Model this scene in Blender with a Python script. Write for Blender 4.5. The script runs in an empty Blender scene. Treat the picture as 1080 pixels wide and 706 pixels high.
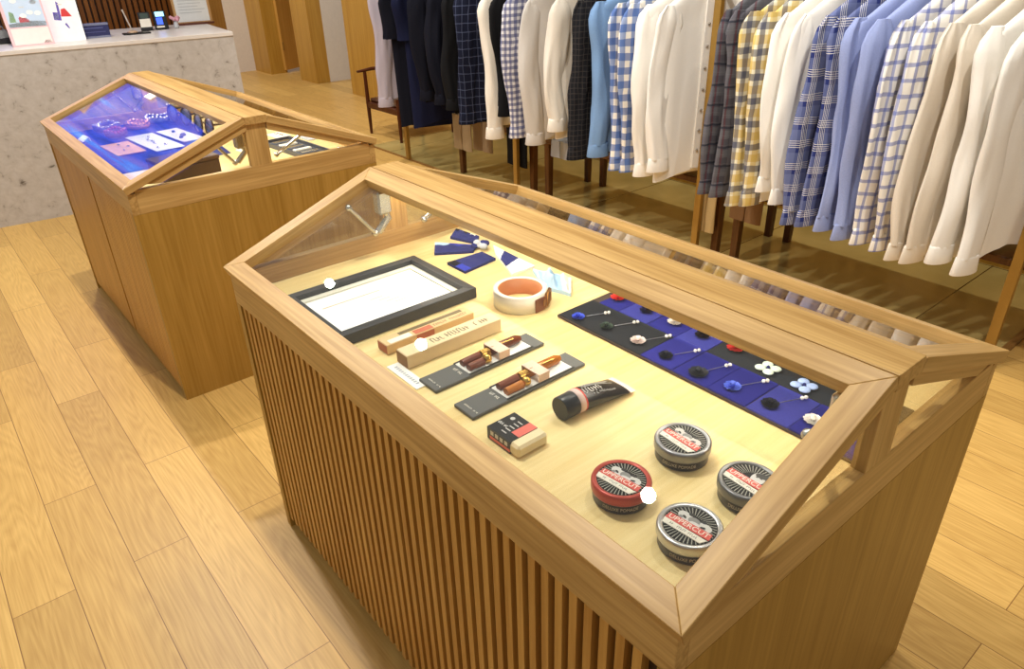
import bpy, math, random
from mathutils import Vector, Matrix, noise
R = math.radians
PI = math.pi
scene = bpy.context.scene
col = scene.collection

# ------------------------------------------------------------------ materials
def new_mat(name):
    m = bpy.data.materials.new(name); m.use_nodes = True
    nt = m.node_tree; b = nt.nodes['Principled BSDF']
    return m, nt, b
def s2l(c):
    return tuple(((x/12.92) if x <= .04045 else ((x+.055)/1.055)**2.4) for x in c)
def rgb(r, g, b): return s2l((r/255, g/255, b/255)) + (1,)
def plain(name, c, rough=.5, metal=0, spec=.5, emit=None, es=0, bump=0, bscale=200):
    m, nt, b = new_mat(name)
    b.inputs['Roughness'].default_value = rough; b.inputs['Metallic'].default_value = metal
    b.inputs['Specular IOR Level'].default_value = spec
    n = nt.nodes.new('ShaderNodeTexNoise'); n.inputs['Scale'].default_value = 35; n.inputs['Detail'].default_value = 3
    tc = nt.nodes.new('ShaderNodeTexCoord'); nt.links.new(tc.outputs['Object'], n.inputs['Vector'])
    mx = nt.nodes.new('ShaderNodeMix'); mx.data_type = 'RGBA'
    mx.inputs['A'].default_value = tuple(v*.93 for v in c[:3]) + (1,)
    mx.inputs['B'].default_value = tuple(min(1, v*1.05) for v in c[:3]) + (1,)
    nt.links.new(n.outputs['Fac'], mx.inputs['Factor']); nt.links.new(mx.outputs['Result'], b.inputs['Base Color'])
    if emit: b.inputs['Emission Color'].default_value = emit; b.inputs['Emission Strength'].default_value = es
    if bump:
        n2 = nt.nodes.new('ShaderNodeTexNoise'); n2.inputs['Scale'].default_value = bscale
        nt.links.new(tc.outputs['Object'], n2.inputs['Vector'])
        bp = nt.nodes.new('ShaderNodeBump'); bp.inputs['Strength'].default_value = bump; bp.inputs['Distance'].default_value = .002
        nt.links.new(n2.outputs['Fac'], bp.inputs['Height']); nt.links.new(bp.outputs['Normal'], b.inputs['Normal'])
    return m
def wood(name, axis, light, dark, rough=.38, scale=1.0, off=0.0, figure=.5, rotx=0):
    m, nt, b = new_mat(name); N = nt.nodes; L = nt.links
    tc = N.new('ShaderNodeTexCoord'); mp = N.new('ShaderNodeMapping')
    s = [26*scale]*3; s[axis] = 1.6*scale
    mp.inputs['Scale'].default_value = s; mp.inputs['Location'].default_value = (off, off*.7, off*1.3)
    pre = N.new('ShaderNodeMapping'); pre.inputs['Rotation'].default_value = (rotx, 0, 0)
    L.new(tc.outputs['Object'], pre.inputs['Vector']); L.new(pre.outputs['Vector'], mp.inputs['Vector'])
    n1 = N.new('ShaderNodeTexNoise'); n1.inputs['Scale'].default_value = 1.0; n1.inputs['Detail'].default_value = 5; n1.inputs['Distortion'].default_value = .6
    L.new(mp.outputs['Vector'], n1.inputs['Vector'])
    mp2 = N.new('ShaderNodeMapping'); s = [150*scale]*3; s[axis] = 5*scale
    mp2.inputs['Scale'].default_value = s; L.new(pre.outputs['Vector'], mp2.inputs['Vector'])
    n2 = N.new('ShaderNodeTexNoise'); n2.inputs['Scale'].default_value = 1.0; n2.inputs['Detail'].default_value = 3
    L.new(mp2.outputs['Vector'], n2.inputs['Vector'])
    ad = N.new('ShaderNodeMath'); ad.operation = 'MULTIPLY_ADD'; ad.inputs[1].default_value = .5; 
    L.new(n2.outputs['Fac'], ad.inputs[0]); 
    ml = N.new('ShaderNodeMath'); ml.operation = 'MULTIPLY'; ml.inputs[1].default_value = figure
    L.new(n1.outputs['Fac'], ml.inputs[0]); L.new(ml.outputs[0], ad.inputs[2])
    cr = N.new('ShaderNodeValToRGB')
    cr.color_ramp.elements[0].position = .33; cr.color_ramp.elements[0].color = dark
    cr.color_ramp.elements[1].position = .68; cr.color_ramp.elements[1].color = light
    L.new(ad.outputs[0], cr.inputs['Fac']); L.new(cr.outputs['Color'], b.inputs['Base Color'])
    b.inputs['Roughness'].default_value = rough; b.inputs['Specular IOR Level'].default_value = .35
    bp = N.new('ShaderNodeBump'); bp.inputs['Strength'].default_value = .12; bp.inputs['Distance'].default_value = .001
    L.new(n2.outputs['Fac'], bp.inputs['Height']); L.new(bp.outputs['Normal'], b.inputs['Normal'])
    return m
OAK_L, OAK_D = rgb(209, 171, 108), rgb(160, 121, 64)
oak = [wood('oak_grain_%s' % 'xyz'[a], a, OAK_L, OAK_D, off=a*3.1) for a in range(3)]
oakslope = [wood('oak_grain_front_slope', 1, OAK_L, OAK_D, off=5.3, rotx=-R(20.5)), wood('oak_grain_back_slope', 1, OAK_L, OAK_D, off=6.1, rotx=R(20.0))]
oakdeck = wood('oak_deck', 1, rgb(238, 216, 158), rgb(220, 192, 128), rough=.42, scale=.8, off=4)
oakside = wood('oak_side_veneer', 2, rgb(182, 142, 68), rgb(152, 114, 44), off=9, scale=.8, rough=.42)
oakwall = wood('oak_wall_panel', 2, rgb(200, 156, 68), rgb(174, 126, 44), off=2, scale=.5, rough=.35)
slatwood = wood('slat_wood', 2, rgb(204, 156, 80), rgb(170, 118, 50), off=5)
darkslat = wood('dark_slat_wood', 2, rgb(142, 88, 38), rgb(108, 62, 24), off=6)
darkgap = plain('dark_backing', rgb(44, 18, 10), .6)
legwood = wood('brown_leg_wood', 2, rgb(104, 66, 30), rgb(70, 40, 18), off=7)
chairwood = wood('dark_chair_wood', 2, rgb(92, 42, 18), rgb(56, 22, 10), off=8, rough=.3)
brass = plain('brushed_brass', rgb(156, 120, 54), .4, .3)

def floor_mat():
    m, nt, b = new_mat('oak_plank_floor'); N = nt.nodes; L = nt.links
    tc = N.new('ShaderNodeTexCoord'); mp = N.new('ShaderNodeMapping')
    mp.inputs['Location'].default_value = (.115, .481+.0665*0, 0)
    L.new(tc.outputs['Object'], mp.inputs['Vector'])
    br = N.new('ShaderNodeTexBrick'); br.offset = .42; br.offset_frequency = 2; br.squash = 1
    br.inputs['Scale'].default_value = 1; br.inputs['Brick Width'].default_value = .93; br.inputs['Row Height'].default_value = .1335
    br.inputs['Mortar Size'].default_value = .0011; br.inputs['Mortar Smooth'].default_value = .3; br.inputs['Bias'].default_value = 0
    br.inputs['Color1'].default_value = (0, 0, 0, 1); br.inputs['Color2'].default_value = (1, 1, 1, 1); br.inputs['Mortar'].default_value = (.5, .5, .5, 1)
    L.new(mp.outputs['Vector'], br.inputs['Vector'])
    sep = N.new('ShaderNodeSeparateColor'); L.new(br.outputs['Color'], sep.inputs[0])
    w = N.new('ShaderNodeMath'); w.operation = 'MULTIPLY'; w.inputs[1].default_value = 37; L.new(sep.outputs[0], w.inputs[0])
    mg = N.new('ShaderNodeMapping'); mg.inputs['Scale'].default_value = (1.1, 9, 1); L.new(tc.outputs['Object'], mg.inputs['Vector'])
    n1 = N.new('ShaderNodeTexNoise'); n1.noise_dimensions = '4D'; n1.inputs['Scale'].default_value = 1.1; n1.inputs['Detail'].default_value = 1.5
    L.new(mg.outputs['Vector'], n1.inputs['Vector']); L.new(w.outputs[0], n1.inputs['W'])
    rg = N.new('ShaderNodeMath'); rg.operation = 'MULTIPLY'; rg.inputs[1].default_value = 22; L.new(n1.outputs['Fac'], rg.inputs[0])
    fr = N.new('ShaderNodeMath'); fr.operation = 'PINGPONG'; fr.inputs[1].default_value = .5; L.new(rg.outputs[0], fr.inputs[0])
    mf = N.new('ShaderNodeMapping'); mf.inputs['Scale'].default_value = (6, 190, 1); L.new(tc.outputs['Object'], mf.inputs['Vector'])
    n2 = N.new('ShaderNodeTexNoise'); n2.inputs['Scale'].default_value = 1; n2.inputs['Detail'].default_value = 4; L.new(mf.outputs['Vector'], n2.inputs['Vector'])
    a = N.new('ShaderNodeMath'); a.operation = 'MULTIPLY_ADD'; a.inputs[1].default_value = .45; L.new(fr.outputs[0], a.inputs[0]); L.new(n2.outputs['Fac'], a.inputs[2])
    cr = N.new('ShaderNodeValToRGB'); e = cr.color_ramp.elements
    e[0].position = .30; e[0].color = rgb(190, 150, 82); e[1].position = .85; e[1].color = rgb(216, 178, 106)
    L.new(a.outputs[0], cr.inputs['Fac'])
    tint = N.new('ShaderNodeMix'); tint.data_type = 'RGBA'; tint.blend_type = 'MULTIPLY'; tint.inputs['Factor'].default_value = 1
    tr = N.new('ShaderNodeValToRGB'); t = tr.color_ramp.elements
    t[0].position = 0; t[0].color = (.82, .78, .72, 1); t[1].position = 1; t[1].color = (1.06, 1.04, 1, 1)
    t2 = tr.color_ramp.elements.new(.5); t2.color = (.97, .93, .86, 1)
    L.new(sep.outputs[0], tr.inputs['Fac']); L.new(cr.outputs['Color'], tint.inputs['A']); L.new(tr.outputs['Color'], tint.inputs['B'])
    mo = N.new('ShaderNodeMix'); mo.data_type = 'RGBA'; mo.inputs['B'].default_value = rgb(128, 88, 44)
    L.new(br.outputs['Fac'], mo.inputs['Factor']); L.new(tint.outputs['Result'], mo.inputs['A'])
    L.new(mo.outputs['Result'], b.inputs['Base Color'])
    b.inputs['Roughness'].default_value = .4; b.inputs['Specular IOR Level'].default_value = .4
    bp = N.new('ShaderNodeBump'); bp.inputs['Strength'].default_value = .15; bp.inputs['Distance'].default_value = .001; bp.invert = True
    L.new(br.outputs['Fac'], bp.inputs['Height']); L.new(bp.outputs['Normal'], b.inputs['Normal'])
    return m
def stone_mat():
    m, nt, b = new_mat('polished_olive_stone'); N = nt.nodes; L = nt.links
    tc = N.new('ShaderNodeTexCoord')
    br = N.new('ShaderNodeTexBrick'); br.offset = 0; br.inputs['Scale'].default_value = 1
    br.inputs['Brick Width'].default_value = .92; br.inputs['Row Height'].default_value = .92; br.inputs['Mortar Size'].default_value = .003
    mp = N.new('ShaderNodeMapping'); mp.inputs['Location'].default_value = (.33, -2.2, 0); L.new(tc.outputs['Object'], mp.inputs['Vector']); L.new(mp.outputs['Vector'], br.inputs['Vector'])
    n = N.new('ShaderNodeTexNoise'); n.inputs['Scale'].default_value = 2.6; n.inputs['Detail'].default_value = 5; n.inputs['Distortion'].default_value = .5
    L.new(tc.outputs['Object'], n.inputs['Vector'])
    cr = N.new('ShaderNodeValToRGB'); e = cr.color_ramp.elements
    e[0].position = .3; e[0].color = rgb(150, 134, 82); e[1].position = .75; e[1].color = rgb(182, 164, 108)
    L.new(n.outputs['Fac'], cr.inputs['Fac'])
    mo = N.new('ShaderNodeMix'); mo.data_type = 'RGBA'; mo.inputs['B'].default_value = rgb(60, 48, 26)
    L.new(br.outputs['Fac'], mo.inputs['Factor']); L.new(cr.outputs['Color'], mo.inputs['A']); L.new(mo.outputs['Result'], b.inputs['Base Color'])
    b.inputs['Roughness'].default_value = .13; b.inputs['Specular IOR Level'].default_value = .75
    return m
def marble_mat():
    m, nt, b = new_mat('speckled_marble'); N = nt.nodes; L = nt.links
    tc = N.new('ShaderNodeTexCoord')
    n = N.new('ShaderNodeTexNoise'); n.inputs['Scale'].default_value = 20; n.inputs['Detail'].default_value = 8; n.inputs['Roughness'].default_value = .66; n.inputs['Distortion'].default_value = .35
    L.new(tc.outputs['Object'], n.inputs['Vector'])
    cr = N.new('ShaderNodeValToRGB'); e = cr.color_ramp.elements
    e[0].position = .29; e[0].color = rgb(92, 84, 78); e[1].position = .62; e[1].color = rgb(192, 186, 180)
    k = e.new(.345); k.color = rgb(154, 147, 140); k = e.new(.41); k.color = rgb(180, 173, 166)
    L.new(n.outputs['Fac'], cr.inputs['Fac']); L.new(cr.outputs['Color'], b.inputs['Base Color'])
    b.inputs['Roughness'].default_value = .35
    return m
def glass_mat():
    m = bpy.data.materials.new('clear_glass'); m.use_nodes = True; nt = m.node_tree; N = nt.nodes; L = nt.links
    N.remove(N['Principled BSDF']); out = N['Material Output']
    lw = N.new('ShaderNodeLayerWeight'); lw.inputs['Blend'].default_value = .5
    p = N.new('ShaderNodeMath'); p.operation = 'POWER'; p.inputs[1].default_value = 5; L.new(lw.outputs['Facing'], p.inputs[0])
    a = N.new('ShaderNodeMath'); a.operation = 'MULTIPLY_ADD'; a.inputs[1].default_value = .96; a.inputs[2].default_value = .04; L.new(p.outputs[0], a.inputs[0])
    tr = N.new('ShaderNodeBsdfTransparent'); tr.inputs['Color'].default_value = (.975, .985, .975, 1)
    gl = N.new('ShaderNodeBsdfGlossy'); gl.inputs['Roughness'].default_value = .0
    mx = N.new('ShaderNodeMixShader'); L.new(a.outputs[0], mx.inputs['Fac']); L.new(tr.outputs[0], mx.inputs[1]); L.new(gl.outputs[0], mx.inputs[2])
    L.new(mx.outputs[0], out.inputs['Surface'])
    return m
GLASS = glass_mat()

def cloth(name, c, weave=.12, rough=.85):
    m, nt, b = new_mat(name); N = nt.nodes; L = nt.links
    tc = N.new('ShaderNodeTexCoord')
    n = N.new('ShaderNodeTexNoise'); n.inputs['Scale'].default_value = 240; n.inputs['Detail'].default_value = 1
    L.new(tc.outputs['Object'], n.inputs['Vector'])
    mx = N.new('ShaderNodeMix'); mx.data_type = 'RGBA'
    mx.inputs['A'].default_value = tuple(v*(1-weave) for v in c[:3])+(1,); mx.inputs['B'].default_value = tuple(min(1, v*(1+weave)) for v in c[:3])+(1,)
    L.new(n.outputs['Fac'], mx.inputs['Factor']); L.new(mx.outputs['Result'], b.inputs['Base Color'])
    b.inputs['Roughness'].default_value = rough; b.inputs['Specular IOR Level'].default_value = .15
    return m
def plaid(name, base, bands, warp=.004):
    """bands: (axis 'u'|'v', period, width fraction, offset, colour, strength) woven over base"""
    m, nt, b = new_mat(name); N = nt.nodes; L = nt.links
    tc = N.new('ShaderNodeTexCoord'); wn = N.new('ShaderNodeTexNoise'); wn.inputs['Scale'].default_value = 9
    L.new(tc.outputs['Object'], wn.inputs['Vector'])
    vm = N.new('ShaderNodeVectorMath'); vm.operation = 'MULTIPLY_ADD'; vm.inputs[1].default_value = (warp*4,)*3
    L.new(wn.outputs['Color'], vm.inputs[0]); L.new(tc.outputs['Object'], vm.inputs[2])
    sp = N.new('ShaderNodeSeparateXYZ'); L.new(vm.outputs[0], sp.inputs[0])
    u = N.new('ShaderNodeMath'); u.operation = 'ADD'; L.new(sp.outputs[0], u.inputs[0]); L.new(sp.outputs[1], u.inputs[1])
    cur = None
    for ax, per, wid, off, c, st in bands:
        d = N.new('ShaderNodeMath'); d.operation = 'MULTIPLY_ADD'; d.inputs[1].default_value = 1/per; d.inputs[2].default_value = off + 50
        L.new(u.outputs[0] if ax == 'u' else sp.outputs[2], d.inputs[0])
        f = N.new('ShaderNodeMath'); f.operation = 'FRACT'; L.new(d.outputs[0], f.inputs[0])
        g = N.new('ShaderNodeMath'); g.operation = 'LESS_THAN'; g.inputs[1].default_value = wid; L.new(f.outputs[0], g.inputs[0])
        s = N.new('ShaderNodeMath'); s.operation = 'MULTIPLY'; s.inputs[1].default_value = st; L.new(g.outputs[0], s.inputs[0])
        mx = N.new('ShaderNodeMix'); mx.data_type = 'RGBA'; L.new(s.outputs[0], mx.inputs['Factor'])
        if cur is None: mx.inputs['A'].default_value = base
        else: L.new(cur, mx.inputs['A'])
        mx.inputs['B'].default_value = c; cur = mx.outputs['Result']
    L.new(cur, b.inputs['Base Color'])
    b.inputs['Roughness'].default_value = .85; b.inputs['Specular IOR Level'].default_value = .15
    return m

# ------------------------------------------------------------------ mesh builder
class MB:
    def __init__(s): s.v = []; s.f = []; s.m = []; s.M = Matrix.Identity(4); s.sm = []
    def add(s, vs, fs, mi=0, smooth=False):
        k = len(s.v); s.v += [tuple(s.M @ Vector(v)) for v in vs]
        for f in fs: s.f.append([i+k for i in f]); s.m.append(mi); s.sm.append(smooth)
        return s
    def box(s, a, b, mi=0):
        x0, y0, z0 = a; x1, y1, z1 = b
        vs = [(x0,y0,z0),(x1,y0,z0),(x1,y1,z0),(x0,y1,z0),(x0,y0,z1),(x1,y0,z1),(x1,y1,z1),(x0,y1,z1)]
        return s.add(vs, [(0,3,2,1),(4,5,6,7),(0,1,5,4),(1,2,6,5),(2,3,7,6),(3,0,4,7)], mi)
    def rbox(s, a, b, r=.003, mi=0):
        """box with chamfered edges all round"""
        x0,y0,z0 = a; x1,y1,z1 = b
        def ring(z, q): return [(x0+r,y0+q,z),(x1-r,y0+q,z),(x1-q,y0+r,z),(x1-q,y1-r,z),(x1-r,y1-q,z),(x0+r,y1-q,z),(x0+q,y1-r,z),(x0+q,y0+r,z)]
        return s.loft([ring(z0, r), ring(z0+r, 0), ring(z1-r, 0), ring(z1, r)], mi)
    def hexa(s, top, dn, mi=0):
        """quad 'top' (4 pts) extruded by vector dn"""
        d = Vector(dn); n = len(top)
        vs = [tuple(p) for p in top] + [tuple(Vector(p)+d) for p in top]
        fs = [tuple(range(n)), tuple(range(2*n-1, n-1, -1))] + [(i, n+i, n+(i+1) % n, (i+1) % n) for i in range(n)]
        return s.add(vs, fs, mi)
    def loft(s, rings, mi=0, cap=True, smooth=False, closed=True):
        n = len(rings[0]); vs = [p for r in rings for p in r]; fs = []
        for k in range(len(rings)-1):
            for i in range(n if closed else n-1):
                j = (i+1) % n; fs.append((k*n+i, k*n+j, (k+1)*n+j, (k+1)*n+i))
        s.add(vs, fs, mi, smooth)
        if cap:
            s.add(rings[0], [tuple(range(n-1, -1, -1))], mi); s.add(rings[-1], [tuple(range(n))], mi)
        return s
    def lathe(s, prof, n=40, mi=0, smooth=True, c=(0,0,0)):
        rings = [[(c[0]+r*math.cos(2*PI*i/n), c[1]+r*math.sin(2*PI*i/n), c[2]+z) for i in range(n)] for r, z in prof]
        vs = [p for r in rings for p in r]; fs = []
        for k in range(len(rings)-1):
            for i in range(n): j = (i+1) % n; fs.append((k*n+i, k*n+j, (k+1)*n+j, (k+1)*n+i))
        return s.add(vs, fs, mi, smooth)
    def disc(s, r, z, n=40, mi=0, c=(0,0)):
        return s.add([(c[0]+r*math.cos(2*PI*i/n), c[1]+r*math.sin(2*PI*i/n), z) for i in range(n)], [tuple(range(n))], mi)
    def tube(s, pts, rad, n=10, mi=0, cap=True, flat=1.0):
        rings = []; P = [Vector(p) for p in pts]
        up = None
        for i, p in enumerate(P):
            t = (P[min(i+1, len(P)-1)] - P[max(i-1, 0)]).normalized()
            if up is None: up = Vector((0,0,1)) if abs(t.z) < .9 else Vector((1,0,0))
            a = t.cross(up).normalized(); bb = a.cross(t).normalized(); up = bb
            r = rad[i] if isinstance(rad, (list, tuple)) else rad
            rings.append([tuple(p + a*(r*math.cos(2*PI*k/n)) + bb*(r*flat*math.sin(2*PI*k/n))) for k in range(n)])
        return s.loft(rings, mi, cap, True)
    def sphere(s, c, r, n=12, mi=0, sz=1.0):
        prof = [(max(1e-5, r*math.sin(PI*k/n)), -r*sz*math.cos(PI*k/n)) for k in range(n+1)]
        return s.lathe(prof, n*2, mi, True, c)
    def torus(s, R0, r, n=36, k=8, mi=0, c=(0,0,0), sz=1.0):
        rings = [[(c[0]+(R0+r*math.cos(2*PI*j/k))*math.cos(2*PI*i/n), c[1]+(R0+r*math.cos(2*PI*j/k))*math.sin(2*PI*i/n), c[2]+r*sz*math.sin(2*PI*j/k)) for j in range(k)] for i in range(n)]
        vs = [p for q in rings for p in q]; fs = []
        for i in range(n):
            for j in range(k): fs.append((i*k+j, ((i+1) % n)*k+j, ((i+1) % n)*k+(j+1) % k, i*k+(j+1) % k))
        return s.add(vs, fs, mi, True)
    def build(s, name, mats, parent=None, bevel=0):
        me = bpy.data.meshes.new(name); me.from_pydata(s.v, [], s.f)
        for m in (mats if isinstance(mats, (list, tuple)) else [mats]): me.materials.append(m)
        for p, mi, sm in zip(me.polygons, s.m, s.sm): p.material_index = mi; p.use_smooth = sm
        me.validate(); me.update()
        o = bpy.data.objects.new(name, me); col.objects.link(o)
        if parent: o.parent = parent
        if bevel:
            bv = o.modifiers.new('bevel', 'BEVEL'); bv.width = bevel; bv.segments = 2; bv.limit_method = 'ANGLE'
        return o
def tag(o, label=None, cat=None, group=None, kind=None):
    if label: o['label'] = label
    if cat: o['category'] = cat
    if group: o['group'] = group
    if kind: o['kind'] = kind
    return o
def thing(name, label, cat, loc=(0,0,0), rz=0, group=None):
    o = bpy.data.objects.new(name, None); col.objects.link(o); o.empty_display_size = .05
    o.location = loc; o.rotation_euler = (0, 0, rz)
    return tag(o, label, cat, group)
def struct(name, mb, m, bevel=0): return tag(mb.build(name, m, None, bevel), kind='structure')
def copy_tree(o, parent=None):
    c = o.copy(); col.objects.link(c)
    if parent: c.parent = parent
    for ch in list(o.children): copy_tree(ch, c)
    return c
def text(name, body, size, m, parent, M, width=None, bend=None):
    cu = bpy.data.curves.new(name, 'FONT'); cu.body = body; cu.size = size; cu.align_x = 'CENTER'; cu.align_y = 'CENTER'; cu.extrude = .00015
    o = bpy.data.objects.new(name, cu); col.objects.link(o); bpy.context.view_layer.update()
    me = bpy.data.meshes.new_from_object(o.evaluated_get(bpy.context.evaluated_depsgraph_get()))
    bpy.data.objects.remove(o)
    xs = [v.co.x for v in me.vertices]; w = max(xs)-min(xs) if xs else 1
    k = width/w if width else 1
    for v in me.vertices:
        x, y, z = v.co; x *= k
        if bend:                                   # wrap round a vertical cylinder of radius bend, centred on angle -90
            a = -PI/2 + x/bend; v.co = M @ Vector(((bend+z)*math.cos(a), (bend+z)*math.sin(a), y))
        else: v.co = M @ Vector((x, y, z))
    me.materials.clear(); me.materials.append(m)
    ob = bpy.data.objects.new(name, me); col.objects.link(ob); ob.parent = parent
    return ob
def strokes(name, n, w, h, m, parent, M, seed=1, bend=None):
    """a line of print too small to read: short uneven pen strokes"""
    rr = random.Random(seed); q = MB(); dx = w/n
    for k in range(n):
        if rr.random() < .12: continue
        x = -w/2 + k*dx; t = dx*.30; z = .0003
        q.box((x, -h/2*rr.uniform(.6, 1), 0), (x+t, h/2*rr.uniform(.6, 1), z))
        y = rr.choice((-.5, -.05, .42))*h
        q.box((x+t, y, 0), (x+dx*.74, y+h*.14, z))
    o = q.build(name, m, parent)
    for v in o.data.vertices:
        x, y, z = v.co
        if bend: a = -PI/2 + x/bend; v.co = M @ Vector(((bend+z)*math.cos(a), (bend+z)*math.sin(a), y))
        else: v.co = M @ Vector((x, y, z))
    return o
T = Matrix.Translation
def RZ(a): return Matrix.Rotation(a, 4, 'Z')

# common colours
black = plain('black_paint', rgb(18, 18, 20), .35)
satinblack = plain('satin_black', rgb(38, 38, 40), .45)
white = plain('white_paper', rgb(244, 242, 236), .7)
offwhite = plain('off_white_card', rgb(232, 226, 212), .7)
red = plain('label_red', rgb(214, 62, 50), .5)
silver = plain('silver_metal', rgb(196, 196, 196), .28, .85)
steel = plain('steel_stay', rgb(206, 204, 196), .25, .9)
greytin = plain('grey_tin_metal', rgb(140, 140, 142), .32, .7)
rayw = plain('burst_grey', rgb(150, 148, 136), .5)
figw = plain('figure_grey', rgb(204, 202, 198), .5)
kraft = plain('kraft_card', rgb(216, 184, 134), .75)
kraftd = plain('kraft_dark', rgb(150, 112, 66), .75)
greycard = plain('dark_grey_card', rgb(84, 84, 82), .6)
winwhite = plain('window_white', rgb(236, 234, 228), .3)
brownpen = plain('brown_resin', rgb(112, 52, 24), .18)
amberpen = plain('amber_resin', rgb(176, 104, 30), .18)
gold = plain('gold_plate', rgb(206, 164, 84), .25, .9)
leather = plain('tan_leather', rgb(176, 110, 62), .55)
navy = cloth('navy_cloth', rgb(42, 46, 104)); royal = cloth('royal_blue_cloth', rgb(50, 60, 170)); ink = cloth('ink_cloth', rgb(20, 22, 34))
ltblue = cloth('light_blue_cloth', rgb(170, 200, 226)); whitecl = cloth('white_cloth', rgb(240, 238, 232)); greycl = cloth('grey_cloth', rgb(184, 186, 190))

# ------------------------------------------------------------------ setting
struct('floor', MB().box((-9, -3, -.05), (4.5, 4.6, 0)), floor_mat())
struct('floor.001', MB().box((-3.35, 2.21, -.02), (.90, 3.13, .003)), stone_mat())
struct('trim_1', MB().box((.90, 2.21, 0), (.925, 3.13, .012)).box((-3.35, 2.195, 0), (.925, 2.21, .006)), [wood('threshold_wood', 1, rgb(150, 108, 56), rgb(110, 74, 34))])
plaster = plain('white_plaster', rgb(226, 218, 208), .85)
struct('wall_left', MB().box((-7.7, -3, 0), (-7.58, 3.05, 2.7)), plaster)
struct('trim_2', MB().box((-7.7, 3.05, 0), (-7.12, 3.25, 2.7)), oakwall)
struct('trim_3', MB().box((-6.52, 3.14, 0), (-6.13, 3.30, 2.7)), oakwall)
struct('wall_recess', MB().box((-6.25, 3.30, 0), (-6.13, 4.5, 2.7)).box((-6.25, 4.5, 0), (-5.2, 4.6, 2.7)), plaster)
struct('wall_back', MB().box((-5.32, 3.13, 0), (4.5, 3.25, 2.7)), oakwall)
struct('wall_passage', MB().box((-7.6, 4.5, 0), (-6.2, 4.6, 2.7)), oakwall)
d = struct('door_1', MB().box((0, -.02, .03), (.62, .02, 2.1)), wood('door_oak', 2, rgb(212, 164, 84), rgb(192, 140, 62), off=11, scale=.5))
d.location = (-7.11, 3.22, 0); d.rotation_euler = (0, 0, R(118))
for z in (.25, 1.05): MB().tube([(0, -.026, z), (0, -.026, z+.09)], .008, 8).build('hinge', brass, d)
# slatted wall behind the counter, oak end panel beside it
w = MB()
w.box((-4.26, -1.6, 0), (-4.2, 1.262, 2.7), 1)
k = -1.59
while k < 1.25: w.box((-4.2, k, 0), (-4.175, k+.024, 2.7), 0); k += .037
struct('wall_counter', w, [darkslat, darkgap])
struct('trim_4', MB().box((-4.26, 1.262, 0), (-4.16, 1.585, 2.7)), wood('oak_end_panel', 2, rgb(178, 134, 66), rgb(150, 106, 46), off=12, scale=.6))

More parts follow.
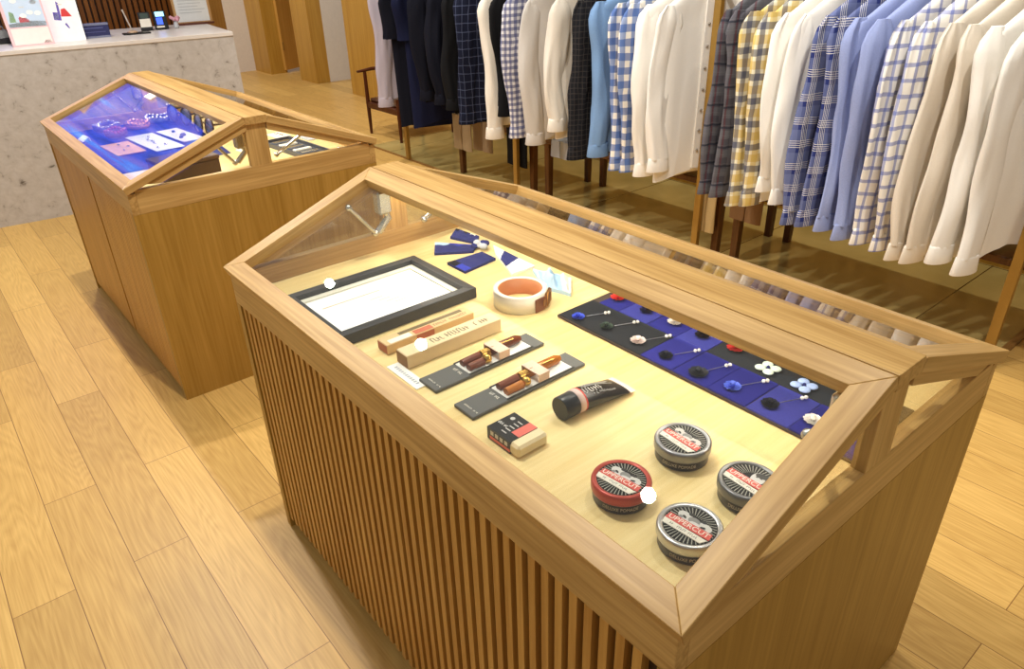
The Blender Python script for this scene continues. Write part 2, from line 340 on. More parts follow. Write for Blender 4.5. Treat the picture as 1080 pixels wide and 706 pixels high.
# ------------------------------------------------------------------ display case
L, W, H = 1.252, .845, .7426
Y1, Y2 = .386, .462
ZR = .887
D = .686                                         # deck height
LED = 11.5                                        # light strip under each ridge
def make_case(label):
    t = thing('display_case', label, 'display case')
    b = MB()                                     # end panels and plinth
    for x0, x1 in ((.009, .031), (L-.031, L-.009)): b.box((x0, .009, 0), (x1, W-.009, .657))
    b.box((.031, .05, .0), (L-.031, .06, .657)); b.box((.031, W-.06, .0), (L-.031, W-.05, .657))
    b.build('end_panel', oakside, t)
    for y0, s in ((.012, 1), (W-.012, -1)):
        p = MB()
        ya, yb = (y0+.014, y0+.030) if s > 0 else (y0-.030, y0-.014)
        p.box((.031, ya, .035), (L-.031, yb, .657), 1)
        x = .0355
        while x < L-.045:
            ya, yb = sorted((y0, y0+s*.014)); p.box((x, ya, .03), (x+.0138, yb, .657), 0); x += .0261
        p.build('slat_panel', [slatwood, darkgap], t)
    r = MB()                                     # rim band round the top of the body
    za, zb = .657, .730
    r.box((.009, .009, za), (L-.009, .031, .722), 0); r.box((.009, W-.031, za), (L-.009, W-.009, .722), 0)
    r.box((.009, .031, za), (.031, W-.031, zb), 1); r.box((L-.031, .031, za), (L-.009, W-.031, zb), 1)
    r.build('rim_band', [oak[0], oak[1]], t, .0015)
    MB().box((.031, .031, .668), (L-.031, W-.031, D)).build('deck', oakdeck, t)
    for x0, x1 in ((.009, .029), (L-.029, L-.009)):
        MB().box((x0, .389, .730), (x1, .457, .868)).build('gable_post', oak[2], t)
    MB().box((0, Y1+.0045, ZR-.026), (L, Y2, ZR-.001)).build('ridge_board', oak[0], t, .0012)
    MB().box((.03, Y1-.012, ZR-.044), (L-.03, Y1+.014, ZR-.0265)).build('gap_light_block', oak[0], t)  # unseen block added below the ridge gap so the gap stays dark
    MB().box((.05, Y1+.020, ZR-.034), (L-.05, Y2-.020, ZR-.0262)).build('led_strip', plain('led_diffuser', (.9, .9, .85, 1), .4, 0, .3, (1, .94, .82, 1), LED), t)
    # hinged glazed lids
    for (ya, yb, zb2, nm) in ((0, Y1, ZR, 'lid'), (W, Y2+.005, ZR-.006, 'lid')):
        A = Vector((0, ya, H)); sl = Vector((0, yb-ya, zb2-H)); ls = sl.length; sl /= ls
        nrm = Vector((0, -sl.z, sl.y)) if sl.y > 0 else Vector((0, sl.z, -sl.y))
        def P(u, s, dz=0): return tuple(A + Vector((u, 0, 0)) + sl*s + nrm*dz)
        th = -.022; a = .039; c1, c2 = .038, ls-.041
        f = MB()
        for quad, mi in (([(0,0),(L,0),(L-a,c1),(a,c1)], 0), ([(a,c2),(L-a,c2),(L,ls),(0,ls)], 0), ([(0,0),(a,c1),(a,c2),(0,ls)], 1), ([(L-a,c1),(L,0),(L,ls),(L-a,c2)], 1)):
            if ya: quad = quad[::-1]
            f.hexa([P(*q) for q in quad], nrm*th, mi)
        # sloping rails under the lid ends
        for u0 in (.006, L-.030):
            f.add([P(u0, .06, th), P(u0+.024, .06, th), P(u0+.024, ls, th), P(u0, ls, th), P(u0, .10, th-.021), P(u0+.024, .10, th-.021), P(u0+.024, ls-.008, th-.021), P(u0, ls-.008, th-.021)],
                  [(0,1,2,3),(7,6,5,4),(0,4,5,1),(1,5,6,2),(2,6,7,3),(3,7,4,0)], 1)
        lo = f.build('lid', [oak[0], oakslope[0 if ya == 0 else 1]], t, .0012)
        g = MB(); g.hexa([P(a-.006, c1-.006, -.012), P(L-a+.006, c1-.006, -.012), P(L-a+.006, c2+.006, -.012), P(a-.006, c2+.006, -.012)], nrm*-.005)
        g.build('glass', GLASS, lo)
        for u in (.05, L-.05):                   # steel lid stays inside each end
            q = MB(); uu = u
            s0 = .27 if ya == 0 else .22
            p0 = Vector(P(uu, s0+.03, -.03)); p1 = Vector((uu, .352 if ya == 0 else .492, .742))
            q.tube([p0, p1], .0085, 8, 0, True, .6)
            q.sphere(p1, .009, 8); q.sphere(p0, .008, 8)
            if ya == 0:
                q.rbox((uu-.014, .362, .785), (uu+.014, .398, .842), .005)
                q.tube([(uu, .385, .79), (uu, .392, .772), (uu, .36, .742)], .0095, 8)
            q.build('lid_stay', steel, t)
    for x in (.016, L-.021):                     # triangular side panes
        for tri in ([(x,.10,.7295),(x,.392,.7295),(x,.392,.832)], [(x,.455,.7295),(x,.745,.7295),(x,.455,.832)]):
            MB().hexa(tri, (.005, 0, 0)).build('side_glass', GLASS, t)
    return t
caseA = make_case('large oak display case in the foreground with tins and pens under its glass lid')
caseB = copy_tree(caseA); caseB.location = (-2.017, -.010, 0)
caseB['label'] = 'smaller looking oak display case behind, nearer the marble counter, with jewellery on blue cloth'
for o in (caseA, caseB): o['group'] = 'matching gabled display cases'
# the far case has closer set slats in two panels
for o in [c for c in caseB.children if c.name.startswith('slat_panel')]:
    front = min(v.co.y for v in o.data.vertices) < .2
    y0, s_ = (.012, 1) if front else (W-.012, -1)
    p = MB(); ya, yb = sorted((y0+s_*.008, y0+s_*.024)); p.box((.031, ya, .035), (L-.031, yb, .657), 1)
    x = .033
    while x < L-.045:
        if abs(x+.012-.665) > .012:
            ya, yb = sorted((y0, y0+s_*.008)); p.box((x, ya, .03), (x+.0212, yb, .657), 0)
        x += .0237
    tmp = p.build('slat_panel', [slatwood, darkgap]); o.data = tmp.data; bpy.data.objects.remove(tmp)
flid = [c for c in caseB.children if c.name.startswith('lid') and not c.name.startswith('lid_stay') and min(v.co.y for v in c.data.vertices) < .1][0]
def on_lid(u, y): return (u, y, H + (ZR-H)*y/Y1 - .011)
MB().hexa([on_lid(.42, .318), on_lid(.50, .318), on_lid(.50, .342), on_lid(.42, .342)], (0, -.0005, .0014)).build('white_sticker', white, flid)

# ------------------------------------------------------------------ goods in the near case
Z = D + .0004
# picture frame
t = thing('picture_frame', 'black framed white certificate lying flat in the near display case', 'picture frame', (.284, .222, Z))
f = MB(); hx, hy, fw, ft = .121, .163, .020, .024
for q in ([(-hx,-hy),(hx,-hy),(hx-fw,-hy+fw),(-hx+fw,-hy+fw)], [(hx,-hy),(hx,hy),(hx-fw,hy-fw),(hx-fw,-hy+fw)], [(hx,hy),(-hx,hy),(-hx+fw,hy-fw),(hx-fw,hy-fw)], [(-hx,hy),(-hx,-hy),(-hx+fw,-hy+fw),(-hx+fw,hy-fw)]):
    f.hexa([(x, y, ft) for x, y in q], (0, 0, -ft))
f.build('frame', satinblack, t, .0015)
MB().box((-hx+fw-.002, -hy+fw-.002, .0), (hx-fw+.002, hy-fw+.002, .008)).build('certificate', white, t)
f = MB(); mi_, mo = .012, 0
x0, y0 = hx-fw, hy-fw
f.box((-x0, y0-.014, .008), (x0, y0, .012)); f.box((x0-.014, -y0, .008), (x0, y0-.014, .012)); f.box((-x0, -y0, .008), (-x0+.014, y0-.014, .012))
f.build('mat_border', plain('cream_mat', rgb(226, 222, 206), .7), t)
f = MB(); ln = plain('faint_print', rgb(206, 178, 150), .7)
f.box((-.04, -.115, .0081), (-.037, .02, .0085)); 
for k in range(4): f.box((-.01+k*.014, -.02+k*.012, .0081), (-.008+k*.014, .01+k*.012, .0085))
f.build('printed_lines', ln, t)

# kraft pen boxes
kraftboxes = []
t = thing('pen_box', 'flat kraft pen box with dark window slot, next to black picture frame', 'box', (.470, .216, Z), group='kraft pen boxes')
MB().rbox((-.017, -.1, 0), (.017, .1, .020), .001).build('carton', kraft, t)
MB().box((-.012, -.06, .0200), (-.003, .085, .0206)).build('window_slot', plain('slot_olive', rgb(110, 92, 52), .5), t)
MB().box((.0005, -.035, .0200), (.015, .005, .0205)).build('red_panel', plain('terracotta_print', rgb(190, 96, 62), .6), t)
MB().box((.0005, -.09, .0200), (.015, -.042, .0205)).build('white_panel', offwhite, t)
MB().box((.0169, -.035, .003), (.0174, .005, .018)).build('side_print', plain('terracotta_side', rgb(176, 98, 62), .6), t)
strokes('lettering', 15, .08, .009, kraftd, t, T((.008, .05, .0201)) @ RZ(PI/2), 3)
MB().box((-.016, -.1005, .002), (.016, -.1, .018)).build('end_print', plain('terracotta_end', rgb(176, 98, 62), .6), t)
t = thing('pen_box', 'taller cream pen box with dark lettering, between kraft box and carded pens', 'box', (.537, .223, Z), group='kraft pen boxes')
MB().rbox((-.018, -.106, 0), (.018, .108, .027), .0012).build('carton', plain('cream_kraft', rgb(228, 204, 162), .75), t)
MB().box((-.0176, -.1065, .002), (.0176, -.106, .025)).build('end_flap', kraftd, t)
strokes('lettering', 13, .085, .016, plain('print_grey', rgb(92, 84, 66), .7), t, T((.001, .0, .0271)) @ RZ(PI/2), 5)
strokes('mark', 5, .032, .014, plain('print_grey_b', rgb(70, 62, 50), .7), t, T((.001, .072, .0271)) @ RZ(PI/2), 8)
MB().disc(.008, .0274, 20).build('pale_disc', offwhite, t).location = (0, -.06, 0)  # flat pale disc on the box top
# paper tag
t = thing('price_tag', 'white paper price strip in front of the carded pens', 'tag', (.571, .104, Z))
MB().box((-.049, -.012, 0), (.049, .012, .0012)).build('card', white, t)
f = MB()
for k in range(11): f.box((-.038+k*.007, -.003, .0012), (-.034+k*.007, .003, .0015))
f.build('print', plain('tag_print', rgb(168, 172, 180), .7), t)
# carded pens
def carded_pen(x, y, label, penm, ln):
    t = thing('carded_pen', label, 'pen', (x, y, Z), group='carded pens')
    h = ln/2
    MB().rbox((-.026, -h, 0), (.026, h, .006), .001).build('backing_card', greycard, t)
    MB().box((-.0225, -h+.075, .006), (.0225, h-.028, .0066)).build('window', winwhite, t)
    MB().box((-.0245, -h+.073, .0058), (-.0225, h-.026, .0085)).box((.0225, -h+.073, .0058), (.0245, h-.026, .0085)).build('tray_edge', satinblack, t)
    p = MB()
    p.tube([(-.009, h-.030, .013), (-.009, h-.040, .013), (-.009, .018, .013)], [.005, .0090, .0094], 12)
    p.tube([(.011, -h+.080, .012), (.011, -.01, .012)], [.007, .0078], 12)
    p.build('barrel', penm, t)
    MB().tube([(-.009, -h+.080, .012), (-.009, -.004, .012)], [.007, .0082], 12).build('cap', brownpen, t)
    f = MB(); f.tube([(-.009, .0, .012), (-.009, .02, .012)], .009, 12); f.sphere((.011, .0, .014), .0085, 8); f.tube([(-.004, .02, .0225), (-.003, h-.05, .0215)], .0013, 6)
    f.build('gilt_fitting', gold, t)
    MB().box((-.023, .018, .0227), (.023, .042, .0235)).box((-.023, .018, .006), (-.0215, .042, .0227)).box((.0215, .018, .006), (.023, .042, .0227)).build('band', plain('pink_band', rgb(222, 190, 170), .6), t)
    strokes('lettering', 16, .036, .0035, offwhite, t, T((.004, -h+.013, .0061)), 11)
    strokes('mark', 7, .024, .006, offwhite, t, T((0, -h+.065, .0061)), 12)
    return t
carded_pen(.627, .232, 'carded brown pen, the one nearer the cream pen box', brownpen, .245)
carded_pen(.730, .235, 'carded amber and brown pen, the one nearer the soap and tube', amberpen, .25)
# soap
t = thing('soap_bar', 'cream soap bar in a black and red paper sleeve', 'soap', (.842, .130, Z))
MB().rbox((-.036, -.029, 0), (.037, .030, .021), .004).build('bar', plain('cream_soap', rgb(232, 214, 172), .5), t)
f = MB(); f.box((-.0365, -.0295, .0005), (.018, .025, .0217), 0)
f.build('sleeve', black, t)
MB().box((.0005, -.012, .0217), (.0178, .025, .0221)).box((-.030, -.0299, .003), (.018, -.0295, .008)).build('red_label', plain('label_pink_red', rgb(222, 106, 92), .5), t)
strokes('lettering', 9, .02, .005, white, t, T((-.024, -.008, .0218)), 13)
f = MB(); f.disc(.004, .0221, 16, 0, (-.025, .012))
for k in range(5): f.box((-.014, -.02+k*.008, .0217), (-.003, -.018+k*.008, .022))
for k in range(4): f.box((-.028+k*.011, -.0299, .011), (-.021+k*.011, -.0295, .018))
f.build('print', figw, t)
# tube
t = thing('cream_tube', 'black squeeze tube with white and red bands lying by the pin board', 'tube', (.846, .290, Z), R(-1))
n = 28
def ring(y, rx, rz, zc): return [(rx*math.cos(2*PI*i/n), y, zc+rz*math.sin(2*PI*i/n)) for i in range(n)]
MB().loft([ring(-.075, .0185, .0185, .020), ring(-.0735, .0198, .0198, .020), ring(-.047, .0200, .0200, .020)], 0, True, True).build('cap', black, t)
MB().loft([ring(-.047, .0190, .0190, .0195), ring(-.0465, .0212, .0202, .0202), ring(-.036, .0214, .0200, .0200)], 0, True, True).build('band', plain('band_pale', rgb(226, 196, 186), .4), t)
MB().loft([ring(-.036, .0215, .0201, .0201), ring(-.033, .0216, .0199, .0199)], 0, True, True).build('red_ring', red, t)
MB().loft([ring(-.033, .0216, .0198, .0198), ring(0, .0235, .0165, .0165), ring(.035, .0255, .010, .0105), ring(.058, .0268, .004, .0068)], 0, True, True).build('tube_body', plain('gloss_black', rgb(20, 19, 20), .25), t)
MB().loft([ring(.058, .0268, .0032, .0068), ring(.062, .027, .0022, .0060), ring(.070, .0275, .0016, .0056)], 0, True, True).build('crimp', plain('crimp_pale', rgb(228, 206, 196), .45), t)
def tube_top(x, y):
    P_ = [(-.033, .0216, .0198, .0198), (0, .0235, .0165, .0165), (.035, .0255, .010, .0105), (.058, .0268, .004, .0068)]
    for (ya, rxa, rza, za), (yb, rxb, rzb, zb) in zip(P_, P_[1:]):
        if y <= yb: break
    g = (y-ya)/(yb-ya); rx, rz, zc = rxa+(rxb-rxa)*g, rza+(rzb-rza)*g, za+(zb-za)*g
    return zc + rz*math.sqrt(max(0, 1-(x/rx)**2)) + .0005
def wrap_on_tube(o):
    for v in o.data.vertices: v.co.z = tube_top(v.co.x, v.co.y)
wrap_on_tube(strokes('lettering', 8, .048, .012, white, t, T((.006, -.006, 0)) @ RZ(PI/2), 15))
wrap_on_tube(strokes('sub_lettering', 16, .055, .004, white, t, T((.0150, .012, 0)) @ RZ(PI/2), 16))
f = MB()
for k, (xa, la) in enumerate(((-.004, .07), (-.008, .06), (-.0115, .066))):
    for a_ in range(12): f.add([(xa, -.026+la*a_/12, 0), (xa+.0014, -.026+la*a_/12, 0), (xa+.0014, -.026+la*(a_+1)/12, 0), (xa, -.026+la*(a_+1)/12, 0)], [(0,1,2,3)])
wrap_on_tube(f.build('print', figw, t))

# pomade tins
def tin(x, y, label, rim, rot, portrait=False):
    t = thing('pomade_tin', label, 'tin', (x, y, Z), rot, 'pomade tins')
    MB().lathe([(.0001, 0), (.037, 0), (.0385, .002), (.0385, .017)], 48).build('base', plain('tin_base_dark', rgb(44, 36, 32), .3, .3), t)
    MB().lathe([(.0390, .0165), (.0405, .0165), (.0410, .018), (.0410, .028), (.0400, .0305), (.0380, .0316), (.0345, .0308), (.0335, .0298)], 56).build('lid', rim, t)
    top = MB(); top.disc(.0345, .0296, 48); lab = top.build('lid_label', plain('label_black', rgb(14, 14, 15), .6, 0, .2), t)
    q = MB()
    for k in range(40):
        a0 = 2*PI*k/40; a1 = a0+.045; r0 = .014; r1 = .0325
        q.add([(r0*math.cos(a0), .004+r0*math.sin(a0), .0299), (r1*math.cos(a0), r1*math.sin(a0), .0299), (r1*math.cos(a1), r1*math.sin(a1), .0299), (r0*math.cos(a1), .004+r0*math.sin(a1), .0299)], [(0,1,2,3)])
    q.build('sunburst', rayw, t)
    q = MB()
    def blob(cx, cy, rx, ry, z, mi, n=18, a=0): q.add([(cx+rx*math.cos(2*PI*i/n)*math.cos(a)-ry*math.sin(2*PI*i/n)*math.sin(a), cy+rx*math.cos(2*PI*i/n)*math.sin(a)+ry*math.sin(2*PI*i/n)*math.cos(a), z) for i in range(n)], [tuple(range(n))], mi)
    if portrait:
        blob(.006, .010, .0095, .0135, .0304, 0, 20, .2); blob(.008, .019, .010, .0055, .0306, 1, 18, .3); blob(-.003, .001, .012, .004, .0302, 1)
        blob(.003, .012, .002, .001, .0308, 1); blob(.009, .013, .002, .001, .0308, 1)
    else:
        blob(-.012, .009, .012, .0075, .0302, 0, 18, -.3); blob(.013, .006, .0125, .0085, .0302, 0, 18, .3); blob(0, .009, .008, .006, .0304, 2); blob(.004, .004, .008, .004, .0306, 0)
        blob(-.008, .0165, .0042, .003, .0306, 1); blob(.010, .0155, .0042, .0028, .0306, 1); blob(-.013, .0075, .0035, .0018, .0306, 1, 12, -.5); blob(.014, .006, .004, .0018, .0306, 1, 12, .4); blob(.018, .002, .004, .003, .0304, 2); blob(-.017, .005, .003, .003, .0304, 2)
    q.build('boxer_figures', [figw, plain('ink_black', rgb(20, 20, 20), .5), plain('mid_grey', rgb(130, 130, 128), .5)], t)
    bm_ = MB(); bm_.M = RZ(R(2)); bm_.hexa([(-.031, -.0085, .0311), (.031, -.0085, .0311), (.030, .0025, .0311), (-.030, .0025, .0311)], (0, 0, -.0012)); bm_.build('banner', plain('banner_red', rgb(212, 84, 74), .5), t)
    text('lettering', 'UPPERCUT', .0105, offwhite, t, T((0, -.003, .0312)) @ RZ(R(2)), .056)
    bm_ = MB(); bm_.hexa([(-.0285, -.0185, .0310), (.0255, -.0185, .0310), (.030, -.0095, .0310), (-.031, -.0095, .0310)], (0, 0, -.001)); bm_.build('sub_banner', offwhite, t)
    strokes('sub_lettering', 15, .040, .0038, plain('soft_black', rgb(140, 136, 128), .6), t, T((0, -.014, .0310)), 17)
    text('side_lettering', 'DELUXE POMADE', .0072, plain('side_print', rgb(188, 176, 152), .5), t, RZ(R(36)) @ T((0, 0, .0085)), .05, bend=.0386)
    return t
redrim = plain('red_enamel_rim', rgb(172, 60, 44), .32, .25)
tin(1.029, .156, 'red rimmed pomade tin beside the soap, nearest the case front', redrim, R(6))
tin(1.028, .287, 'grey rimmed pomade tin farthest back, nearest the lapel pin board', greytin, R(-4))
tin(1.144, .155, 'bright silver rimmed pomade tin at the front right corner of the case', silver, R(4))
tin(1.143, .281, 'pomade tin with a man\'s portrait, half hidden by the right lid frame', plain('gunmetal_rim', rgb(112, 112, 112), .32, .6), R(-3), True)

# coiled belt
t = thing('coiled_belt', 'coiled white canvas belt with tan lining and brass buckle', 'belt', (.487, .437, Z))
n = 56; r0 = .052
def band(ra, rb, z0, z1, mi, q):
    prof = [(ra, z0), (rb, z0), (rb, z1), (ra, z1), (ra, z0)]
    q.lathe(prof, n, mi)
q = MB(); band(r0-.0055, r0+.004, 0, .036, 0, q); q.build('belt_strap', plain('white_canvas', rgb(226, 220, 206), .8, bump=.3, bscale=500), t)
q = MB(); band(r0-.0075, r0-.0056, .0004, .0355, 0, q); q.build('lining', leather, t)
f = MB(); f.M = RZ(R(35)); f.box((r0+.0045, -.018, .004), (r0+.0075, .018, .034)); f.box((r0+.0045, -.03, .012), (r0+.0065, -.018, .026)); f.tube([(r0+.009, -.014, .008), (r0+.009, -.014, .032), (r0+.009, .014, .032), (r0+.009, .014, .008), (r0+.009, -.014, .008)], .0022, 8)
f.build('buckle', plain('aged_brass', rgb(150, 104, 40), .3, .7), t)
f = MB(); f.M = RZ(R(5)); f.box((r0+.0045, -.014, .001), (r0+.007, .012, .030)); f.build('leather_tip', plain('dark_tip', rgb(118, 66, 32), .5), t)

# small folded cloths: curved patches with thickness
def patch(c4, nu, nv, amp, seed, z0, th, mfun, name, mats, parent):
    a, b, c, d_ = [Vector((x, y, 0)) for x, y in c4]; q = MB(); P = []
    for i in range(nu+1):
        for j in range(nv+1):
            u, v = i/nu, j/nv
            p = a*(1-u)*(1-v)+b*u*(1-v)+c*u*v+d_*(1-u)*v
            e = min(u, 1-u, v, 1-v)*4
            h = amp*(.6+.8*noise.noise(Vector((p.x*60+seed, p.y*60, seed))))*min(1, e+.25) + amp*.6*math.sin(v*PI*5+seed)*min(1, e)
            P.append((p.x, p.y, z0+th+max(0, h)))
    B = [(x, y, z0) for x, y, z in P]; k = len(P); vs = P+B
    def idx(i, j): return i*(nv+1)+j
    for i in range(nu):
        for j in range(nv):
            q.add([P[idx(i,j)], P[idx(i+1,j)], P[idx(i+1,j+1)], P[idx(i,j+1)]], [(0,1,2,3)], mfun((i+.5)/nu, (j+.5)/nv), True)
            q.add([B[idx(i,j)], B[idx(i,j+1)], B[idx(i+1,j+1)], B[idx(i+1,j)]], [(0,1,2,3)], 0)
    edge = [idx(i, 0) for i in range(nu+1)] + [idx(nu, j) for j in range(1, nv+1)] + [idx(i, nv) for i in range(nu-1, -1, -1)] + [idx(0, j) for j in range(nv-1, 0, -1)]
    for s in range(len(edge)):
        i, j = edge[s], edge[(s+1) % len(edge)]
        q.add([P[i], B[i], B[j], P[j]], [(0,1,2,3)], 0)
    return q.build(name, mats, parent)
def folded(label, loc, c4, mats, mfun, amp=.004, seed=0, knot=None, group='folded cloths by the belt'):
    t = thing('folded_cloth', label, 'cloth', (loc[0], loc[1], Z), group=group)
    patch([(x-loc[0], y-loc[1]) for x, y in c4], 18, 14, amp, seed, 0, .006, mfun, 'cloth', mats, t)
    if knot:
        q = MB()
        for k in range(7):
            a = k*.9; q.sphere((knot[0]-loc[0]+.012*math.cos(a), knot[1]-loc[1]+.010*math.sin(a*1.7), .012+.004*math.sin(a*2)), .010, 8, k % 2, .7)
        q.build('knot', [greycl, navy], t)
    return t
folded('dark navy folded cloth with pale tips, farthest back of the navy cloths', (.10, .572), [(.050, .588), (.088, .541), (.165, .566), (.135, .598)], [navy, ink, whitecl], lambda u, v: (1 if v < .5 else 2) if u < .22 and int(v*6) % 2 == 0 else 0, .003, 3)
folded('navy folded cloth with royal and pale blue end and grey knot', (.145, .505), [(.092, .492), (.150, .450), (.203, .528), (.178, .556)], [navy, royal, ltblue], lambda u, v: (2 if v < .35 else 1) if u < .3 else 0, .003, 8, (.196, .556))
folded('navy folded cloth with black and blue edge, nearest the picture frame', (.25, .488), [(.218, .440), (.288, .440), (.275, .540), (.222, .540)], [navy, royal, ink], lambda u, v: 2 if v < .22 and u < .45 else (1 if v < .25 else 0), .003, 14, None)
folded('white folded cloth with a broad navy stripe, left of light blue cloth', (.30, .565), [(.208, .586), (.256, .556), (.372, .510), (.372, .577)], [whitecl, navy], lambda u, v: 1 if .30 < v < .62 else 0, .003, 21)
folded('crumpled light blue cloth behind the coiled belt', (.455, .553), [(.385, .560), (.470, .516), (.537, .535), (.480, .590)], [ltblue, whitecl], lambda u, v: 1 if v > .7 else 0, .016, 33)

# lapel pin board
bx0, bx1, by0, by1 = .585, 1.205, .450, .64
t = thing('pin_board', 'long navy and black fabric board carrying rows of lapel pins', 'display board', (.9, .545, Z))
def PB(x, y): return (x-.9, y-.545)
MB().rbox((bx0-.9, by0-.545, 0), (bx1-.9, by1-.545, .006), .0015).build('board', plain('board_edge_brown', rgb(62, 44, 28), .7), t)
blackfab = cloth('black_felt', rgb(34, 36, 40), .2); nv1 = cloth('deep_navy_felt', rgb(30, 30, 112), .25); nv2 = cloth('mid_navy_felt', rgb(50, 52, 132), .2); nv3 = cloth('navy_felt', rgb(36, 36, 122), .25)
fr = [(.588, .802, blackfab), (.803, .874, nv3), (.875, .948, nv1), (.949, 1.022, nv1), (1.023, 1.098, nv2), (1.099, 1.203, nv1)]
bk = [(.606, .660, nv1), (.661, .733, nv2), (.734, .803, nv1), (.804, .874, nv2), (.875, 1.203, blackfab)]
for row, ya, yb in ((fr, .451, .548), (bk, .549, .639)):
    for k, (a, b_, m_) in enumerate(row):
        h = .0078 + .0008*(k % 2)
        MB().rbox((a-.9, ya-.545, .005), (b_-.9, yb-.545, h), .0012).build('felt_swatch', m_, t)
ZB = Z + .0088
def rosette(q, r, layers=4, mi=0):
    for l in range(layers):
        k = 9-l; rr = r*(1-.19*l); zz = .0015+l*.0019
        for i in range(k):
            a = 2*PI*i/k + l*.5; c, s_ = math.cos(a), math.sin(a)
            def pt(rad, tt, z): return (rad*c - tt*s_, rad*s_ + tt*c, z)
            w_ = rr*.40
            q.add([pt(rr*.25, -w_*.5, zz), pt(rr*.25, w_*.5, zz), pt(rr*.75, w_, zz+.0022), pt(rr*.75, -w_, zz+.0008), pt(rr, w_*.5, zz+.0042), pt(rr, -w_*.5, zz+.003), pt(rr*.5, 0, zz+.0005)],
                  [(0,6,3),(1,2,6),(0,1,6),(3,6,2),(3,2,4,5)], mi, False)
    q.sphere((0, 0, .002+layers*.0017), r*.30, 6, mi)
pearl = plain('pearl_white', rgb(246, 244, 240), .25)
needle = plain('needle_steel', rgb(150, 150, 160), .3, .9)
def lapel_pin(x, y, label, fm, r=.014, kind='rose', group='lapel pins on the front row', pin=(.026, .050)):
    t = thing('lapel_pin', label, 'lapel pin', (x, y-(.008 if group.endswith('front row') else .020), ZB), random.uniform(-.2, .2) if kind == 'rose' else 0, group)
    t.rotation_euler = (0, 0, 0)
    q = MB()
    if kind == 'rose': rosette(q, r)
    else:
        for k in range(4):
            a = k*PI/2+.6; q.sphere((r*.75*math.cos(a), r*.75*math.sin(a), .004), r*.55, 8, 0, .35)
    q.build('flower', fm, t)
    if kind != 'rose':
        MB().sphere((0, 0, .006), .003, 8).build('flower_centre', navy, t)
    if pin:
        dx, dy = pin
        MB().tube([(.3*dx, .3*dy, .0025), (dx, dy, .004)], .0007, 6).build('needle', needle, t)
        for k in (0, 1):
            MB().sphere((dx+k*.003, dy+k*.0065, .0045), .0033, 8).build('pearl', pearl, t)
    return t
def fl(name, c): return cloth(name, c, .2, .7)
dk1 = fl('flower_ink', rgb(26, 26, 38)); ch = fl('flower_charcoal', rgb(44, 46, 52))
lapel_pin(.629, .474, 'cobalt blue rosette lapel pin at the left end of the black felt', fl('flower_cobalt', rgb(62, 84, 206)), .013)
lapel_pin(.694, .486, 'dark green rosette lapel pin in the middle of the black felt', fl('flower_green', rgb(62, 76, 64)), .013)
lapel_pin(.771, .489, 'pale pink white rosette lapel pin at the right of the black felt', fl('flower_blush', rgb(226, 210, 206)), .0145)
lapel_pin(.840, .485, 'small black rosette lapel pin on the first front navy square', dk1, .013)
lapel_pin(.913, .482, 'large charcoal spiky rosette lapel pin on the second front navy square', ch, .017, pin=(.020, .052))
lapel_pin(.978, .488, 'bright blue rosette lapel pin on the third front navy square', fl('flower_bright_blue', rgb(84, 106, 214)), .0145)
lapel_pin(1.047, .490, 'black open rosette lapel pin on the paler navy square', dk1, .0145)
lapel_pin(1.115, .500, 'white rosette lapel pin at the right end of the board', fl('flower_white', rgb(238, 234, 232)), .0145, pin=None)
gb = 'lapel pins on the back row'
lapel_pin(.622, .607, 'red rosette lapel pin at the left end of the back row', fl('flower_red', rgb(226, 66, 60)), .0155, 'rose', gb, None)
lapel_pin(.700, .606, 'navy rosette lapel pin on back row between red and white ones', fl('flower_navy', rgb(34, 36, 78)), .014, 'rose', gb, None)
lapel_pin(.769, .608, 'cream white rosette lapel pin on the back row navy square', fl('flower_cream', rgb(236, 228, 220)), .014, 'rose', gb, None)
lapel_pin(.837, .605, 'near black rosette lapel pin on back row right of cream one', fl('flower_near_black', rgb(20, 20, 36)), .014, 'rose', gb, None)
lapel_pin(.906, .610, 'dark red rosette lapel pin on the back row black felt', fl('flower_dark_red', rgb(206, 58, 54)), .0155, 'rose', gb, None)
lapel_pin(.985, .592, 'mint white four petalled lapel pin on the back row black felt', fl('flower_mint', rgb(208, 222, 208)), .017, 'clover', gb, None)
lapel_pin(1.055, .588, 'pale blue four petalled lapel pin on the back row black felt', fl('flower_sky', rgb(158, 178, 222)), .017, 'clover', gb, None)

# ------------------------------------------------------------------ goods in the far case
OX, OY = -2.017, -.010
def B(x, y, dz=0): return (OX+x, OY+y, Z+dz)
t = thing('velvet_cloth', 'deep blue velvet cloth lining the far display case', 'cloth', B(.45, .29))
bluev = cloth('blue_velvet', rgb(26, 44, 116), .25, .6)
patch([(-.41, -.235), (.40, -.235), (.40, .17), (-.41, .25)], 40, 24, .004, 5, 0, .002, lambda u, v: 0, 'cloth', [bluev], t)
def card(x, y, w, h, rz, label, m_, bits, bm):
    t = thing('jewellery_card', label, 'card', B(x, y, .0085), rz, 'jewellery cards in the far case')
    MB().box((-w/2, -h/2, 0), (w/2, h/2, .0025)).build('card', m_, t)
    for bx, by, r in bits: MB().sphere((bx, by, .006), r, 8, 0, .7).build('stud', bm, t)
    return t
shine = plain('polished_silver', rgb(226, 226, 230), .12, .95)
card(.52, .175, .21, .10, R(3), 'orange topped card with studs at the front of the blue cloth', plain('orange_card', rgb(214, 160, 92), .6), [(-.05, 0, .005), (0, .02, .006), (.05, -.01, .005)], shine)
t = card(.50, .293, .32, .105, R(5), 'wide silver grey card with four studs, middle of far case', plain('silver_card', rgb(206, 208, 206), .45), [(-.08, .01, .006), (-.03, -.01, .007), (0, -.005, .007), (.04, -.012, .006), (.09, .01, .007), (.12, -.03, .006)], shine)
